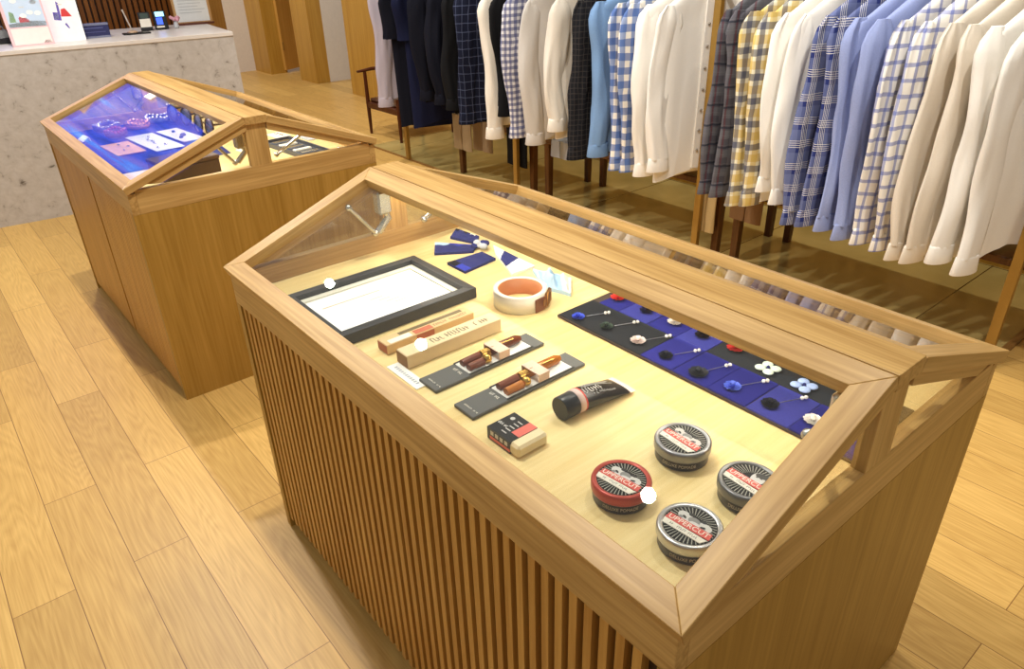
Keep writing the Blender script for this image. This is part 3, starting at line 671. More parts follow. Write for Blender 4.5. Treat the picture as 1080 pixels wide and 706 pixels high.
card(.455, .405, .26, .085, R(6), 'pale card with dark leaf shaped brooch near the sunglasses', plain('pale_card', rgb(214, 216, 214), .45), [(-.06, .0, .007), (.03, .0, .012), (.06, -.02, .008)], plain('dark_brooch', rgb(60, 72, 110), .3, .5))
rnd = random.Random(4)
def bracelet(x, y, r, label, bm, m2, tilt):
    t = thing('bracelet', label, 'bracelet', B(x, y, .008), tilt, 'bracelets on the blue cloth')
    MB().torus(r, .007, 36, 8, 0, (0, 0, .010), 1.6).build('band', m2, t)
    q = MB()
    for k in range(18):
        a = 2*PI*k/18; q.sphere((r*math.cos(a), r*math.sin(a), .021+.004*math.sin(a*3)), .0075, 6)
    q.build('beads', bm, t)
    return t
bracelet(.12, .215, .046, 'silver beaded bracelet at the left of the blue cloth', shine, plain('navy_resin', rgb(40, 44, 80), .3), .2)
bracelet(.18, .32, .043, 'rose gold beaded bracelet at the middle of the blue cloth', plain('rose_gold', rgb(222, 166, 140), .2, .9), leather, .7)
bracelet(.12, .42, .047, 'silver chain bracelet farthest back on the blue cloth', shine, plain('slate_resin', rgb(90, 96, 120), .25), 1.1)
bracelet(.27, .215, .036, 'dark red beaded bracelet close to the orange card', plain('garnet_bead', rgb(150, 36, 60), .2), plain('wine_band', rgb(92, 30, 50), .3), .4)
def tag_card(x, y, label, dz=.0005, rz=.1):
    t = thing('price_card', label, 'card', B(x, y, dz), rz, 'little white price cards')
    MB().hexa([(-.030, -.012, .004), (.030, -.012, .004), (.030, .012, .018), (-.030, .012, .018)], (0, 0, -.003)).build('card', white, t)
    MB().hexa([(-.030, .012, .016), (.030, .012, .016), (.030, .016, 0), (-.030, .016, 0)], (0, .002, 0)).build('prop', white, t)
tag_card(.265, .095, 'white price card at the front edge of the blue cloth', .007)
tag_card(.86, .50, 'white price card standing on bare oak behind the brown box')
# sunglasses
def sunglasses(x, y, rz, label, fm):
    t = thing('sunglasses', label, 'sunglasses', B(x, y, .0135), rz, 'sunglasses in the far case'); t.scale = (1.35, 1.1, 1.35)
    lens = plain('lens_blue', rgb(84, 92, 140), .08)
    for s in (-1, 1):
        q = MB(); q.M = T((s*.036, 0, .024)) @ Matrix.Rotation(R(80), 4, 'X')
        q.lathe([(.0001, 0), (.024, .0008), (.024, -.0008), (.0001, -.0012)], 28); q.build('lens', lens, t)
        q = MB(); q.M = T((s*.036, 0, .024)) @ Matrix.Rotation(R(80), 4, 'X'); q.torus(.0255, .003, 28, 8); q.build('rim', fm, t)
        MB().tube([(s*.062, 0, .032), (s*.066, .02, .032), (s*.066, .10, .030), (s*.064, .13, .012)], .0028, 8).build('temple', fm, t)
    MB().tube([(-.011, 0, .028), (0, .002, .031), (.011, 0, .028)], .0026, 8).build('bridge', fm, t)
sunglasses(.25, .475, R(16), 'navy framed sunglasses at the back left of the far case', plain('navy_acetate', rgb(38, 44, 84), .15))
sunglasses(.52, .485, R(6), 'dark brown sunglasses at the back right beside the pale card', plain('tortoise_acetate', rgb(58, 40, 32), .15))
t = thing('gift_box', 'dark brown box seen through the gable glass of the far case', 'box', B(1.02, .245), R(8))
MB().rbox((-.07, -.09, 0), (.07, .09, .048), .002).build('box_base', plain('brown_board', rgb(66, 44, 30), .6), t)
MB().rbox((-.072, -.092, .049), (.072, .092, .062), .002).build('box_lid', plain('brown_lid', rgb(76, 52, 36), .6), t)
# back half of the far case
t = thing('accessory_tray', 'grey tray of small bars in the back half of the far case', 'tray', B(.98, .66), R(4))
q = MB(); q.box((-.16, -.055, 0), (.16, .055, .006)); q.box((-.16, -.055, .006), (.16, -.049, .016)); q.box((-.16, .049, .006), (.16, .055, .016)); q.box((-.16, -.049, .006), (-.154, .049, .016)); q.box((.154, -.049, .006), (.16, .049, .016))
q.build('tray', plain('slate_tray', rgb(70, 74, 84), .5), t)
for k in range(5): MB().rbox((-.125+k*.052, -.035, .006), (-.105+k*.052, .032, .013), .001).build('insert', offwhite if k % 2 else shine, t)
for x, y, w_, lab, m_ in ((.72, .70, .10, 'cream card left of the grey tray in the far case', offwhite), (1.10, .775, .07, 'tan card right behind the grey tray in the far case', kraft), (.84, .775, .09, 'pale grey card behind the grey tray in the far case', plain('pale_grey_card', rgb(190, 192, 194), .6))):
    t = thing('accessory_card', lab, 'card', B(x, y), R(5), 'cards in the back half of the far case')
    MB().box((-w_/2, -.03, 0), (w_/2, .03, .003)).build('card', m_, t); MB().tube([(-w_*.3, 0, .006), (w_*.3, .005, .006)], .003, 8).build('clip', shine, t)

# ------------------------------------------------------------------ marble counter
t = thing('service_counter', 'pale speckled marble service counter at the back left', 'counter', (-3.089, 1.235, 0), R(-6.25))
MB().box((-.75, -2.6, 0), (-.004, 0, .878)).build('counter_body', marble_mat(), t)
MB().box((-.75, -2.6, .878), (.0, .002, .9)).build('counter_top', plain('white_stone_top', rgb(222, 214, 206), .3), t, .002)
CZ = .9006
def cnt(x, y): return (x, y, CZ)
# printed signs leaning back on props
def sign(label, loc, rz, w_, h, border, build_art):
    t = thing('counter_sign', label, 'sign', loc, rz, 'printed signs on the counter')
    M = Matrix.Rotation(R(-14), 4, 'X')
    q = MB(); q.M = M; q.box((-w_/2, 0, 0), (w_/2, .004, h)); q.build('panel', border, t)
    q = MB(); q.add([(-.02, .075, 0), (.02, .075, 0), (.012, .045, h*.7), (-.012, .045, h*.7), (-.02, .079, 0), (.02, .079, 0), (.012, .049, h*.7), (-.012, .049, h*.7)], [(0,1,2,3),(7,6,5,4),(0,4,5,1),(1,5,6,2),(2,6,7,3),(3,7,4,0)]); q.build('prop', offwhite, t)
    build_art(t, M)
def flat(t, M, name, m_, polys):
    q = MB(); q.M = M
    for k, p in enumerate(polys): q.hexa([(x, -.0004-.0002*k, z) for x, z in p], (0, .0008, 0))
    q.build(name, m_, t)
def rect(x0, z0, x1, z1): return [(x0, z0), (x1, z0), (x1, z1), (x0, z1)]
def art1(t, M):
    flat(t, M, 'picture', plain('sky_print', rgb(196, 214, 236), .6), [rect(-.085, .095, .092, .25)])
    flat(t, M, 'cloud_print', white, [[(x+.016*math.cos(a*PI/6), z+.011*math.sin(a*PI/6)) for a in range(12)] for x, z in ((.06, .215), (.03, .165), (.066, .16), (-.03, .225), (-.005, .15))])
    flat(t, M, 'balloon_print', plain('pink_red_print', rgb(216, 96, 104), .6), [[(-.03, .118), (.015, .118), (.015, .13), (-.015, .155), (-.03, .14)]])
    flat(t, M, 'tree_print', plain('green_print', rgb(160, 196, 140), .6), [[(-.075, .12), (-.045, .12), (-.048, .165), (-.066, .175)]])
    flat(t, M, 'ground_print', plain('sage_print', rgb(150, 148, 120), .6), [[(-.085, .095), (.092, .095), (.092, .118), (.02, .124), (-.085, .112)]])
    flat(t, M, 'caption_panel', plain('cream_print', rgb(238, 226, 220), .6), [rect(-.085, .008, .092, .088)])
    flat(t, M, 'red_corner', plain('rose_print', rgb(214, 92, 110), .6), [[(.05, .008), (.09, .008), (.085, .022), (.06, .022)]])
sign('pink bordered printed sign with sky picture, leftmost on the marble counter', cnt(-3.355, .243), R(88), .2, .27, plain('pink_border', rgb(236, 190, 194), .6), art1)
def art2(t, M):
    flat(t, M, 'purple_print', plain('purple_print', rgb(92, 74, 168), .6), [[(-.045, .115), (-.01, .11), (-.008, .15), (-.043, .155)], [(-.02, .15), (-.008, .15), (-.006, .2), (-.016, .21)], [(.0, .09), (.012, .07), (.02, .066), (.008, .098)]])
    flat(t, M, 'red_print', plain('kite_red', rgb(206, 46, 44), .6), [[(-.008, .13), (.045, .128), (.02, .172), (.0, .168)]])
    flat(t, M, 'lavender_print', plain('lavender_print', rgb(176, 180, 226), .6), [rect(-.04, .118, -.018, .145)])
sign('white printed sign with purple and red drawing, right of pink bordered one', cnt(-3.388, .425), R(80), .165, .27, plain('sign_white', rgb(240, 238, 240), .6), art2)
t = thing('leaflet_box', 'navy blue leaflet box standing on the counter right of the signs', 'box', cnt(-3.45, .572), R(84))
q = MB(); q.box((-.08, 0, 0), (.08, .045, .072)); q.build('box', plain('navy_board', rgb(36, 40, 88), .5), t)
MB().box((-.08, -.002, .066), (.08, .047, .076)).box((-.08, -.002, 0), (.08, 0, .01)).build('pale_edge', plain('blue_grey_edge', rgb(120, 124, 150), .5), t)
MB().box((-.06, -.001, .05), (.05, 0, .054)).box((-.06, -.001, .03), (.06, 0, .032)).build('print', plain('dim_print', rgb(96, 100, 150), .5), t)
t = thing('black_pouch', 'small black pouch with a top loop at the left end of the counter', 'pouch', cnt(-3.60, .14), R(85))
MB().loft([[(-.035,-.03,0),(.035,-.03,0),(.035,.03,0),(-.035,.03,0)], [(-.037,-.03,.03),(.037,-.03,.03),(.037,.03,.03),(-.037,.03,.03)], [(-.026,-.012,.07),(.026,-.012,.07),(.026,.012,.07),(-.026,.012,.07)]]).build('pouch', black, t, .004)
MB().tube([(-.012, 0, .068), (-.010, 0, .086), (.010, 0, .086), (.012, 0, .068)], .004, 8).build('loop', plain('grey_loop', rgb(110, 110, 112), .5), t)
t = thing('pen_tray', 'black tray with an upright pen on a wooden foot on the counter', 'tray', cnt(-3.47, .80), R(84))
MB().rbox((-.075, -.035, 0), (.075, .035, .008), .002).build('tray', black, t)
MB().lathe([(.0001, .008), (.03, .008), (.03, .014), (.012, .02), (.0001, .02)], 24, 0, True, (-.02, 0, 0)).build('pen_foot', plain('tan_foot', rgb(182, 150, 120), .5), t)
MB().tube([(-.02, 0, .018), (-.045, .01, .135)], [.004, .005], 8).build('pen', plain('pale_pen', rgb(188, 176, 164), .4), t)
def terminal(label, loc, rz, w_, h, scr):
    t = thing('card_terminal', label, 'card terminal', loc, rz, 'card terminals on the counter')
    M = Matrix.Rotation(R(-12), 4, 'X')
    q = MB(); q.M = M; q.rbox((-w_/2, 0, 0), (w_/2, .022, h), .003); q.build('housing', black, t)
    MB().rbox((-w_/2, 0, 0), (w_/2, .05, .012), .003).build('foot', black, t)
    for nm, r_, m_ in scr: flat(t, M, nm, m_, [r_])
terminal('black card terminal with white lower panel, left of the lit one', cnt(-3.585, .895), R(80), .066, .108, [('screen', rect(-.022, .072, .022, .1), plain('dull_screen', rgb(60, 76, 70), .2)), ('white_panel', rect(-.031, .022, .03, .069), offwhite)])
def glow(name, c, s): return plain(name, c, .3, 0, .5, c, s)
terminal('black card terminal with two glowing blue screens', cnt(-3.585, .985), R(82), .076, .108, [('upper_screen', rect(-.024, .076, .027, .103), glow('screen_sky', rgb(150, 214, 250), 1.1)), ('lower_screen', rect(-.024, .03, .012, .07), glow('screen_blue', rgb(60, 92, 230), 1.0)), ('keypad', rect(-.03, .0125, .016, .022), offwhite)])
t = thing('flower_vase', 'small clear vase of pink flowers beside the glowing terminal', 'vase', cnt(-3.60, 1.075))
MB().lathe([(.0001, .001), (.014, .001), (.016, .015), (.012, .035), (.014, .04)], 20).build('vase', plain('frosted_glass', rgb(196, 200, 206), .15), t)
q = MB()
for k in range(9): q.sphere((.018*math.cos(k*2.4)*(.4+.08*k), .026*math.sin(k*2.4)*(.4+.08*k), .05+.004*(k % 4)), .011, 6)
q.build('blossoms', plain('dusty_pink', rgb(206, 150, 164), .7), t)
t = thing('framed_notice', 'pale framed notice propped on the counter before the oak panel', 'notice', cnt(-3.74, 1.235), R(83))
M = Matrix.Rotation(R(-4), 4, 'X')
q = MB(); q.M = M; q.box((-.115, 0, .0), (.115, .012, .3)); q.build('frame', wood('notice_frame', 2, rgb(196, 156, 104), rgb(170, 128, 78)), t)
flat(t, M, 'sheet', plain('notice_sheet', rgb(222, 224, 224), .6), [rect(-.1, .018, .1, .29)])
MB().box((-.12, -.02, 0), (.12, .02, .012)).build('ledge', plain('mahogany', rgb(92, 44, 26), .4), t)
flat(t, M, 'print', plain('notice_print', rgb(190, 194, 196), .6), [rect(-.08, .25-k*.018, .08-.02*(k % 3), .254-k*.018) for k in range(11)])
# video screen on the slatted wall above the counter (its image shows in the far case's glass)
t = thing('wall_screen', 'blue video screen on slatted wall, mirrored in the far case glass', 'screen', (-4.168, .10, 1.16))
MB().box((0, -.55, 0), (.035, .48, .86)).build('bezel', black, t)
def screen_mat():
    m, nt, b = new_mat('blue_video_picture'); N = nt.nodes; Lk = nt.links
    tc = N.new('ShaderNodeTexCoord'); mp = N.new('ShaderNodeMapping'); mp.inputs['Rotation'].default_value = (R(35), 0, 0); mp.inputs['Scale'].default_value = (1, 3.2, .7)
    Lk.new(tc.outputs['Object'], mp.inputs['Vector'])
    n = N.new('ShaderNodeTexNoise'); n.inputs['Scale'].default_value = 2.6; n.inputs['Detail'].default_value = 3; n.inputs['Distortion'].default_value = .8; Lk.new(mp.outputs['Vector'], n.inputs['Vector'])
    cr = N.new('ShaderNodeValToRGB'); e = cr.color_ramp.elements
    e[0].position = .3; e[0].color = rgb(16, 24, 120); e[1].position = .75; e[1].color = rgb(190, 220, 250)
    k = e.new(.45); k.color = rgb(46, 70, 206); k = e.new(.56); k.color = rgb(116, 100, 206); k = e.new(.64); k.color = rgb(70, 130, 240)
    Lk.new(n.outputs['Fac'], cr.inputs['Fac']); Lk.new(cr.outputs['Color'], b.inputs['Emission Color']); b.inputs['Emission Strength'].default_value = 1.9
    b.inputs['Base Color'].default_value = (.01, .01, .01, 1)
    return m
MB().box((.035, -.53, .02), (.037, .46, .84)).build('display', screen_mat(), t)

# ------------------------------------------------------------------ garment rail, shirts
YR = 2.2
t = thing('garment_rail', 'long brass garment rail on upright posts carrying the shirts', 'clothes rail', (-.98, YR, 0))
for x in (.90, -.36, -1.64, -2.82): MB().box((x+.98-.016, -.012, .004), (x+.98+.016, .012, 1.42)).build('post', brass, t, .002)
MB().tube([(-2.1, 0, 1.2285), (2.5, 0, 1.2285)], .011, 12).build('rail', brass, t)

def smooth_noise(a, b, c): return noise.noise(Vector((a, b, c)))
def shirt(x, label, m_, cat='shirt', body_hem=.44, cuff=.39, tilt=0, wide=.205, short=False, cuffm=None, buttons=False, name='shirt', group='shirts on the rail', seed=0, yo=0, thick=1.0, shz=1.09):
    t = thing(name, label, cat, (x+.052, YR+yo, 0), R(tilt*.15-17), group)
    zt = shz+.01                                  # shoulder tip height
    n = 40; rings = []
    nz = 26
    for k in range(nz+1):
        f = k/nz
        if f < .8:
            g = f/.8; z = body_hem + (zt-.015-body_hem)*g
            w = wide*(.93+.07*g) ; dpt = .019+.006*math.sin(g*PI)
        else:
            g = (f-.8)/.2; z = zt-.015 + (.095)*g
            w = wide*(1-g)**.85*.9+.055+ (wide*.1-.055)*(1-g) if g < 1 else .055
            w = max(.055, wide*(1-g*.75)); dpt = .022+.006*g
        rr = []
        for i in range(n):
            a = 2*PI*i/n; cx, cy = math.cos(a), math.sin(a)
            yy = w*math.copysign(abs(cy)**.8, cy); xx = dpt*thick*math.copysign(abs(cx)**.7, cx)
            fold = (smooth_noise(yy*15+seed*3.1, z*1.6+seed, seed*1.7)+.5*smooth_noise(yy*34+seed, z*3, seed*2.3))*.013*(1-.5*f)*(1 if xx > 0 else -1)
            zz = z - (.02*abs(yy)/wide if k == 0 else 0) + (.012*math.cos(yy*14) if k < 2 else 0)
            rr.append((xx+fold*abs(cx)**.5, yy, zz))
        rings.append(rr)
    MB().loft(rings, 0, True, True).build('body', m_, t)
    # collar
    q = MB(); cr_ = []
    for z, rx, ry in ((zt+.070, .027*thick, .060), (zt+.09, .024*thick, .056), (zt+.115, .022*thick, .052), (zt+.112, .028*thick, .062), (zt+.086, .031*thick, .070)):
        cr_.append([(rx*math.cos(2*PI*i/24), ry*math.sin(2*PI*i/24), z) for i in range(24)])
    q.loft(cr_, 0, False, True); q.build('collar', m_, t)
    # sleeves
    for s in (-1, 1):
        pts = []; ex = .008 if s < 0 else -.006
        zb = zt-.27 if short else cuff + (.012 if s > 0 else 0)
        ns = 18
        rings = []
        for k in range(ns+1):
            g = k/ns; z = zt+.004 - (zt+.004-zb)*g
            yc = s*(wide-.022 + .028*math.sin(min(1, g*1.3)*PI*.5) + .014*math.sin(g*PI*1.6+seed) - .028*g)
            xc = ex*math.sin(min(1, g*2)*PI/2) + .006*math.sin(g*5+seed*2)
            ry = (.060*(1-g)+.046*g) if g > .08 else .060*(.35+.65*g/.08)
            if short: ry = .066*(.45+.55*min(1, g*4))
            rx = .020*(1-g)+.022*g if g > .08 else .020*(.5+.5*g/.08)
            rr = []
            for i in range(20):
                a = 2*PI*i/20
                dd = 1+.22*smooth_noise(math.cos(a)*1.6+seed, math.sin(a)*1.6+s, z*7+seed*2)
                fx = .007*smooth_noise(math.sin(a)*2.6+seed*1.3, z*4+seed, s*2.0)*2
                rr.append((xc+fx+rx*thick*dd*math.copysign(abs(math.cos(a))**.8, math.cos(a)), yc+ry*dd*math.sin(a), z))
            rings.append(rr)
        so = MB().loft(rings, 0, True, True).build('sleeve', m_, t)
        if not short:
            last = rings[-1]; cxx = sum(p[0] for p in last)/20; cyy = sum(p[1] for p in last)/20
            cr_ = []
            for z, k in ((zb+.006, .97), (zb+.003, 1.03), (zb-.001, 1.05), (zb-.052, 1.20), (zb-.054, 1.18)):
                cr_.append([(cxx+.0225*k*thick*math.cos(2*PI*i/20), cyy+.047*k*math.sin(2*PI*i/20), z) for i in range(20)])
            MB().loft(cr_, 0, True, True).build('cuff', cuffm or m_, so)
    if buttons:
        q = MB(); 
        for k in range(7): q.sphere((.036*thick, .0, body_hem+.1+k*.085), .006, 8, 0, 1)
        q.build('buttons', plain('shell_button', rgb(150, 140, 128), .3), t)
        MB().box((.020, -.016, body_hem+.02), (.034, .016, zt+.02)).build('placket', m_, t)
    return t
cw = rgb(238, 234, 226); ccream = rgb(226, 216, 200); cgrey = rgb(196, 190, 182)
M_white = cloth('white_poplin', cw, .03); M_cream = cloth('cream_linen', ccream, .05); M_grey = cloth('pale_grey_cotton', cgrey, .05); M_warmw = cloth('warm_white_cotton', rgb(226, 218, 204), .04)
M_lav = cloth('lavender_oxford', rgb(150, 162, 206), .1); M_lavgrey = cloth('lilac_grey_cotton', rgb(178, 168, 178), .05)
M_lb = cloth('sky_blue_chambray', rgb(118, 150, 190), .1)
M_black = cloth('black_navy_wool', rgb(14, 15, 26), .1); M_navyj = cloth('midnight_navy', rgb(18, 22, 48), .15); M_bk = cloth('black_cotton', rgb(16, 16, 18), .1)
WB = rgb(236, 230, 218)
M_buff = plaid('blue_buffalo_check', WB, [('u', .056, .54, .1, rgb(70, 114, 180), .72), ('v', .056, .54, .0, rgb(50, 92, 164), .72)])
M_smallg = plaid('small_blue_gingham', rgb(226, 224, 226), [('u', .030, .5, 0, rgb(48, 58, 120), .62), ('v', .030, .5, 0, rgb(40, 50, 112), .62)])
M_bcheck = plaid('black_fine_check', rgb(30, 30, 34), [('u', .024, .14, 0, rgb(66, 62, 60), .7), ('v', .024, .14, 0, rgb(66, 62, 60), .7)])
M_npl = plaid('dark_navy_windowpane', rgb(16, 20, 38), [('u', .042, .09, 0, rgb(90, 98, 126), .5), ('v', .042, .09, 0, rgb(90, 98, 126), .5)])
M_greyp = plaid('charcoal_plaid', rgb(74, 72, 78), [('u', .075, .42, .1, rgb(104, 100, 106), .6), ('v', .075, .42, .2, rgb(98, 98, 102), .6), ('u', .075, .12, .62, rgb(86, 52, 58), .8), ('v', .075, .10, .7, rgb(40, 44, 54), .8), ('v', .0375, .05, .1, rgb(120, 118, 120), .3)])
M_yel = plaid('yellow_navy_plaid', rgb(232, 224, 196), [('u', .085, .36, .05, rgb(208, 176, 78), .6), ('v', .085, .36, .1, rgb(206, 172, 72), .6), ('u', .085, .28, .5, rgb(46, 56, 92), .66), ('v', .085, .28, .55, rgb(40, 50, 86), .66)])
M_nvp = plaid('navy_white_plaid', rgb(44, 54, 112), [('u', .080, .46, .1, rgb(118, 126, 166), .5), ('v', .080, .46, .15, rgb(114, 124, 164), .5)] + [('u', .080, .025, .14+.09*k, rgb(236, 232, 226), .85) for k in range(4)] + [('v', .080, .025, .19+.09*k, rgb(236, 232, 226), .85) for k in range(4)])
M_wg = plaid('white_blue_windowpane', rgb(238, 234, 226), [('u', .047, .26, 0, rgb(86, 104, 178), .62), ('v', .047, .26, 0, rgb(86, 104, 178), .62)])
sh = shirt
# right hand bay, nearest first
sh(.793, 'crisp white shirt at the right end of the rail, nearest the camera', M_white, tilt=-2, seed=1, thick=.8, cuff=.43, body_hem=.43, shz=1.08)
sh(.722, 'white shirt second from the right end of the rail, wide turned cuff', M_white, tilt=1, seed=2, cuff=.45, body_hem=.42)
sh(.652, 'cream shirt between the two white shirts and the other cream shirt', M_cream, tilt=-1, seed=3, thick=.64, cuff=.425, body_hem=.41)
sh(.585, 'cream shirt hanging right next to the white and blue windowpane shirts', M_cream, tilt=2, seed=4, thick=.64, cuff=.42, body_hem=.41)
sh(.525, 'white and blue windowpane check shirt beside the cream shirts', M_wg, tilt=-2, seed=5, thick=.64, cuff=.43, body_hem=.44)
sh(.455, 'white and blue windowpane check shirt beside the lavender shirts', M_wg, tilt=1, seed=6, thick=.64, cuff=.43, body_hem=.43)
sh(.385, 'lavender blue shirt beside the blue windowpane shirts', M_lav, tilt=-1, seed=7, thick=.64, cuff=.43, body_hem=.44)
sh(.322, 'lavender blue shirt beside the navy and white plaid shirts', M_lav, tilt=2, seed=8, thick=.64, cuff=.45, body_hem=.45)
sh(.262, 'navy and white plaid shirt beside the lavender shirts', M_nvp, tilt=-1, seed=9, thick=.64, cuff=.45, body_hem=.45)
sh(.196, 'navy and white plaid shirt next to the plain white shirts', M_nvp, tilt=1, seed=10, thick=.64, cuff=.44, body_hem=.44)
sh(.120, 'plain white shirt next to the navy and white plaid shirts', M_white, tilt=-3, seed=11, thick=.64, cuff=.50, body_hem=.46)
sh(.054, 'plain white shirt with folded cuff beside the yellow plaid shirts', M_white, tilt=2, seed=12, thick=.64, cuff=.53, body_hem=.46)
sh(-.006, 'yellow and navy plaid shirt beside the plain white shirts', M_yel, tilt=-1, seed=13, thick=.64, cuff=.46, body_hem=.46)
sh(-.064, 'yellow and navy plaid shirt beside the charcoal plaid shirts', M_yel, tilt=1, seed=14, thick=.64, cuff=.45, body_hem=.45)
sh(-.124, 'charcoal plaid shirt beside the yellow plaid shirts', M_greyp, tilt=-1, seed=15, thick=.64, cuff=.47, body_hem=.46)
sh(-.184, 'charcoal plaid shirt nearest the middle brass post', M_greyp, tilt=1, seed=16, thick=.64, cuff=.47, body_hem=.44)
# middle bay
sh(-.478, 'white buttoned shirt just left of the middle brass post', M_white, tilt=3, seed=17, cuff=.50, body_hem=.42, buttons=True)
sh(-.560, 'white shirt with hanging cuff beside the blue buffalo check shirt', M_white, tilt=-2, seed=18, cuff=.46, body_hem=.46)
sh(-.642, 'blue and white buffalo check shirt next to the white shirts', M_buff, tilt=1, seed=19, thick=.64, cuff=.46, body_hem=.44)
sh(-.700, 'blue and white buffalo check shirt next to the sky blue shirt', M_buff, tilt=-1, seed=20, thick=.64, cuff=.46, body_hem=.45)
sh(-.820, 'plain sky blue shirt between buffalo check and black check', M_lb, tilt=1, seed=21, cuff=.50, body_hem=.48, thick=1.25)
sh(-.950, 'black fine check shirt left of the sky blue shirt', M_bcheck, tilt=-1, seed=22, cuff=.46, body_hem=.44)
sh(-1.110, 'warm white shirt left of the black check shirt', M_warmw, tilt=2, seed=23, cuff=.57, body_hem=.50, thick=1.35)
sh(-1.290, 'pale grey shirt between warm white and small blue gingham', M_grey, tilt=-1, seed=24, cuff=.47, body_hem=.45, thick=1.4)
sh(-1.425, 'small blue gingham shirt left of the pale grey shirt', M_smallg, tilt=1, seed=25, cuff=.48, body_hem=.46)
sh(-1.505, 'thin black shirt pressed behind the small blue gingham', M_bk, tilt=-1, seed=26, cuff=.58, body_hem=.56)
sh(-1.600, 'cream shirt with long sleeve beside the dark navy windowpane', M_warmw, tilt=1, seed=27, cuff=.45, body_hem=.48, thick=1.5)
# left bay
sh(-1.830, 'dark navy windowpane check shirt left of the cream one', M_npl, tilt=1, seed=28, cuff=.49, body_hem=.46, thick=1.3)
sh(-1.96, 'black shirt beside the dark navy windowpane check shirt', M_bk, tilt=-1, seed=29, cuff=.55, body_hem=.50, thick=1.5)
sh(-2.10, 'black overshirt in the middle of the dark left bay', M_black, tilt=2, seed=30, cuff=.56, body_hem=.52, thick=1.6)
sh(-2.26, 'black overshirt left of the middle of the dark bay', M_black, tilt=-2, seed=31, cuff=.56, body_hem=.52, thick=1.6)
sh(-2.42, 'midnight navy short sleeved shirt in the dark left bay', M_navyj, tilt=3, seed=32, cuff=.5, body_hem=.34, short=True, thick=1.6)
sh(-2.55, 'black short sleeved shirt covering the lilac grey one', M_black, tilt=-4, seed=33, cuff=.5, body_hem=.33, short=True, thick=1.6, wide=.215)
sh(-2.72, 'lilac grey shirt at the far left end of the rail', M_lavgrey, tilt=2, seed=34, cuff=.46, body_hem=.47, thick=1.3)

def trousers(x, z0, w_, label, m_, seed):
    """folded trousers laid over the front edge of a bench, legs hanging down"""
    t = thing('trousers', label, 'trousers', (x, 2.228, 0), 0, 'trousers draped over the benches')
    for s in (-1, 1):
        rings = []
        for k in range(13):
            g = k/12; z = z0+(.392-z0)*g
            rr = []
            for i in range(20):
                a = 2*PI*i/20; hw = w_*.245
                rr.append((s*w_*.25+hw*math.copysign(abs(math.cos(a))**.6, math.cos(a))*(1+.03*smooth_noise(seed, s, z*7)), .009*math.sin(a)+.007*smooth_noise(math.cos(a)*2+seed, s*3.1, z*6), z))
            rings.append(rr)
        MB().loft(rings, 0, True, True).build('trouser_leg', m_, t)
    MB().rbox((-w_*.48, .004, .3756), (w_*.48, .11, .393), .005).build('trouser_seat', m_, t)
khaki = cloth('khaki_twill', rgb(186, 160, 112), .1); brownt = cloth('brown_twill', rgb(122, 92, 62), .1); greyt = cloth('taupe_twill', rgb(150, 128, 96), .1)
trousers(-.335, .15, .10, 'light khaki trousers beside the middle brass post', khaki, 1)
trousers(-.135, .25, .16, 'brown trousers showing below the charcoal plaid shirts', brownt, 2)
trousers(-1.665, .185, .18, 'black trousers showing below the pale grey shirt', M_bk, 3)
trousers(-2.20, .18, .19, 'taupe trousers showing below the black shirts', greyt, 4)
trousers(-1.99, .21, .19, 'brown grey trousers showing below the dark windowpane shirt', cloth('brown_grey_twill', rgb(128, 106, 78), .1), 5)
trousers(-1.30, .30, .15, 'pale blue grey trousers just below the warm white shirt', cloth('blue_grey_twill', rgb(160, 164, 172), .1), 6)

# low wooden benches behind the clothes
def bench(x0, x1, label):
    t = thing('bench', label, 'bench', ((x0+x1)/2, 2.5, 0), 0, 'low benches behind the clothes')
    h = (x1-x0)/2
    MB().rbox((-h, -.245, .347), (h, .25, .375), .004).build('bench_top', legwood, t)
    for sx in (-1, 1):
        for y in (-.22, .225):
            a = sx*(h-.02)
            MB().loft([[(a-.015, y-.015, .004), (a+.015, y-.015, .004), (a+.015, y+.015, .004), (a-.015, y+.015, .004)], [(a-.018, y-.018, .3475), (a+.018, y-.018, .3475), (a+.018, y+.018, .3475), (a-.018, y+.018, .3475)]]).build('leg', legwood, t)
bench(-.215, 1.52, 'low wooden bench under the right hand shirts')
bench(-1.47, -.28, 'low wooden bench under the white and blue check shirts')
bench(-2.30, -1.56, 'low wooden bench under the black clothes')
# armchair at the far left end of the rail
t = thing('armchair', 'dark wooden armchair behind the left end of the clothes', 'chair', (-3.45, 2.62, 0), 0)
for x, y, h in ((-.25, -.21, .47), (.20, -.21, .47), (-.25, .27, .62), (.20, .27, .62)):
    MB().tube([(x, y, .0), (x, y, h*.5), (x, y, h)], [.011, .016, .013], 10).build('leg', chairwood, t)
for x in (-.25, .20): MB().tube([(x-.005, -.27, .475), (x, -.15, .485), (x, .1, .482), (x, .28, .47)], [.016, .024, .022, .014], 10, 0, True, .55).build('arm', chairwood, t)
MB().rbox((-.26, -.22, .20), (.21, .28, .25), .006).build('seat_frame', chairwood, t)
MB().rbox((-.24, -.20, .25), (.19, .25, .275), .01).build('seat', plain('brown_seat', rgb(84, 48, 26), .5), t)
MB().rbox((-.23, .26, .40), (.18, .285, .60), .006).build('backrest', chairwood, t)

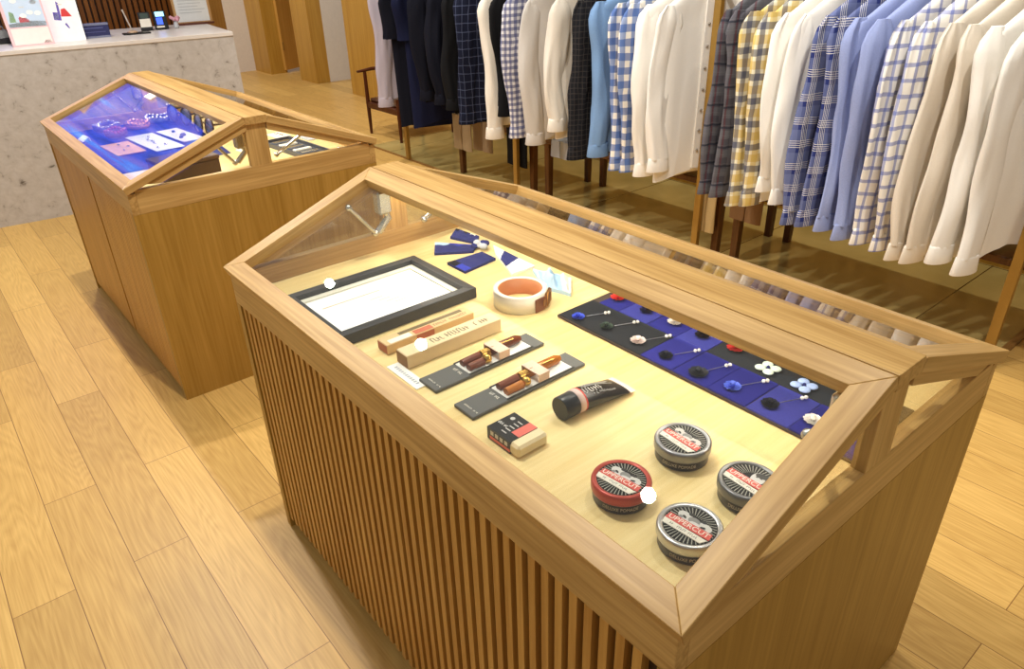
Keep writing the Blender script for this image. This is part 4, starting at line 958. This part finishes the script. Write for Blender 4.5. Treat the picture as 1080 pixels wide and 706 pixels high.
# ------------------------------------------------------------------ light
def spot(x, y, z, tgt, watts, cone=95, rad=.03, blend=.6, c=(1, .955, .885)):
    l = bpy.data.lights.new('overhead_spot', 'SPOT'); l.energy = watts; l.spot_size = R(cone); l.spot_blend = blend; l.shadow_soft_size = rad; l.color = c
    o = bpy.data.objects.new('overhead_spot', l); col.objects.link(o); o.location = (x, y, z)
    o.rotation_euler = (Vector(tgt)-Vector((x, y, z))).to_track_quat('-Z', 'Y').to_euler()
    return o
for x, w_ in ((.163, 74), (-1.458, 78), (-2.53, 70)): spot(x, .15, 2.6, (x+.1, .15, 0), w_, 150, .028, .9)
for x in (-1.6, -.2): spot(x, -1.3, 2.6, (x, -1.3, 0), 10, 120)
for x in (-2.3, -.9, .3, 1.2): spot(x, 1.15, 2.6, (x-.1, 2.1, .6), 62, 80)
for x in (-1.2, .0, .8): spot(x, 1.0, 2.6, (x, .75, .6), 26, 70, .03, .8)  # added spots, brighten the back of the deck through the rear lid
for x in (-2.4, -1.2, 0, 1.0): spot(x, 2.72, 2.6, (x, 3.0, .4), 30, 80, .04, .8, (1, .88, .66))  # added wall-wash spots, so the stone floor mirrors a lit oak wall
spot(-4.6, 2.0, 2.6, (-5.2, 2.4, 0), 70, 110); spot(-6.6, 2.0, 2.6, (-6.6, 2.6, .3), 60, 110)
spot(-2.6, -.6, 2.6, (-3.2, .2, .4), 16, 90)
wd = bpy.data.worlds.new('room_ambience'); scene.world = wd; wd.use_nodes = True
bg = wd.node_tree.nodes['Background']; bg.inputs['Color'].default_value = (1, .95, .87, 1); bg.inputs['Strength'].default_value = .29

# ------------------------------------------------------------------ camera
cd = bpy.data.cameras.new('camera'); cam = bpy.data.objects.new('camera', cd); col.objects.link(cam)
cam.location = (1.52418, -.42668, 1.35922); cam.rotation_euler = (1.064654, .024396, .877370)
cd.sensor_width = 36; cd.sensor_fit = 'HORIZONTAL'; cd.lens = 36*759.642/1080; cd.clip_start = .02
scene.camera = cam
vs = scene.view_settings; vs.view_transform = 'Standard'; vs.look = 'None'; vs.gamma = 1; vs.use_curve_mapping = False; vs.exposure = .55
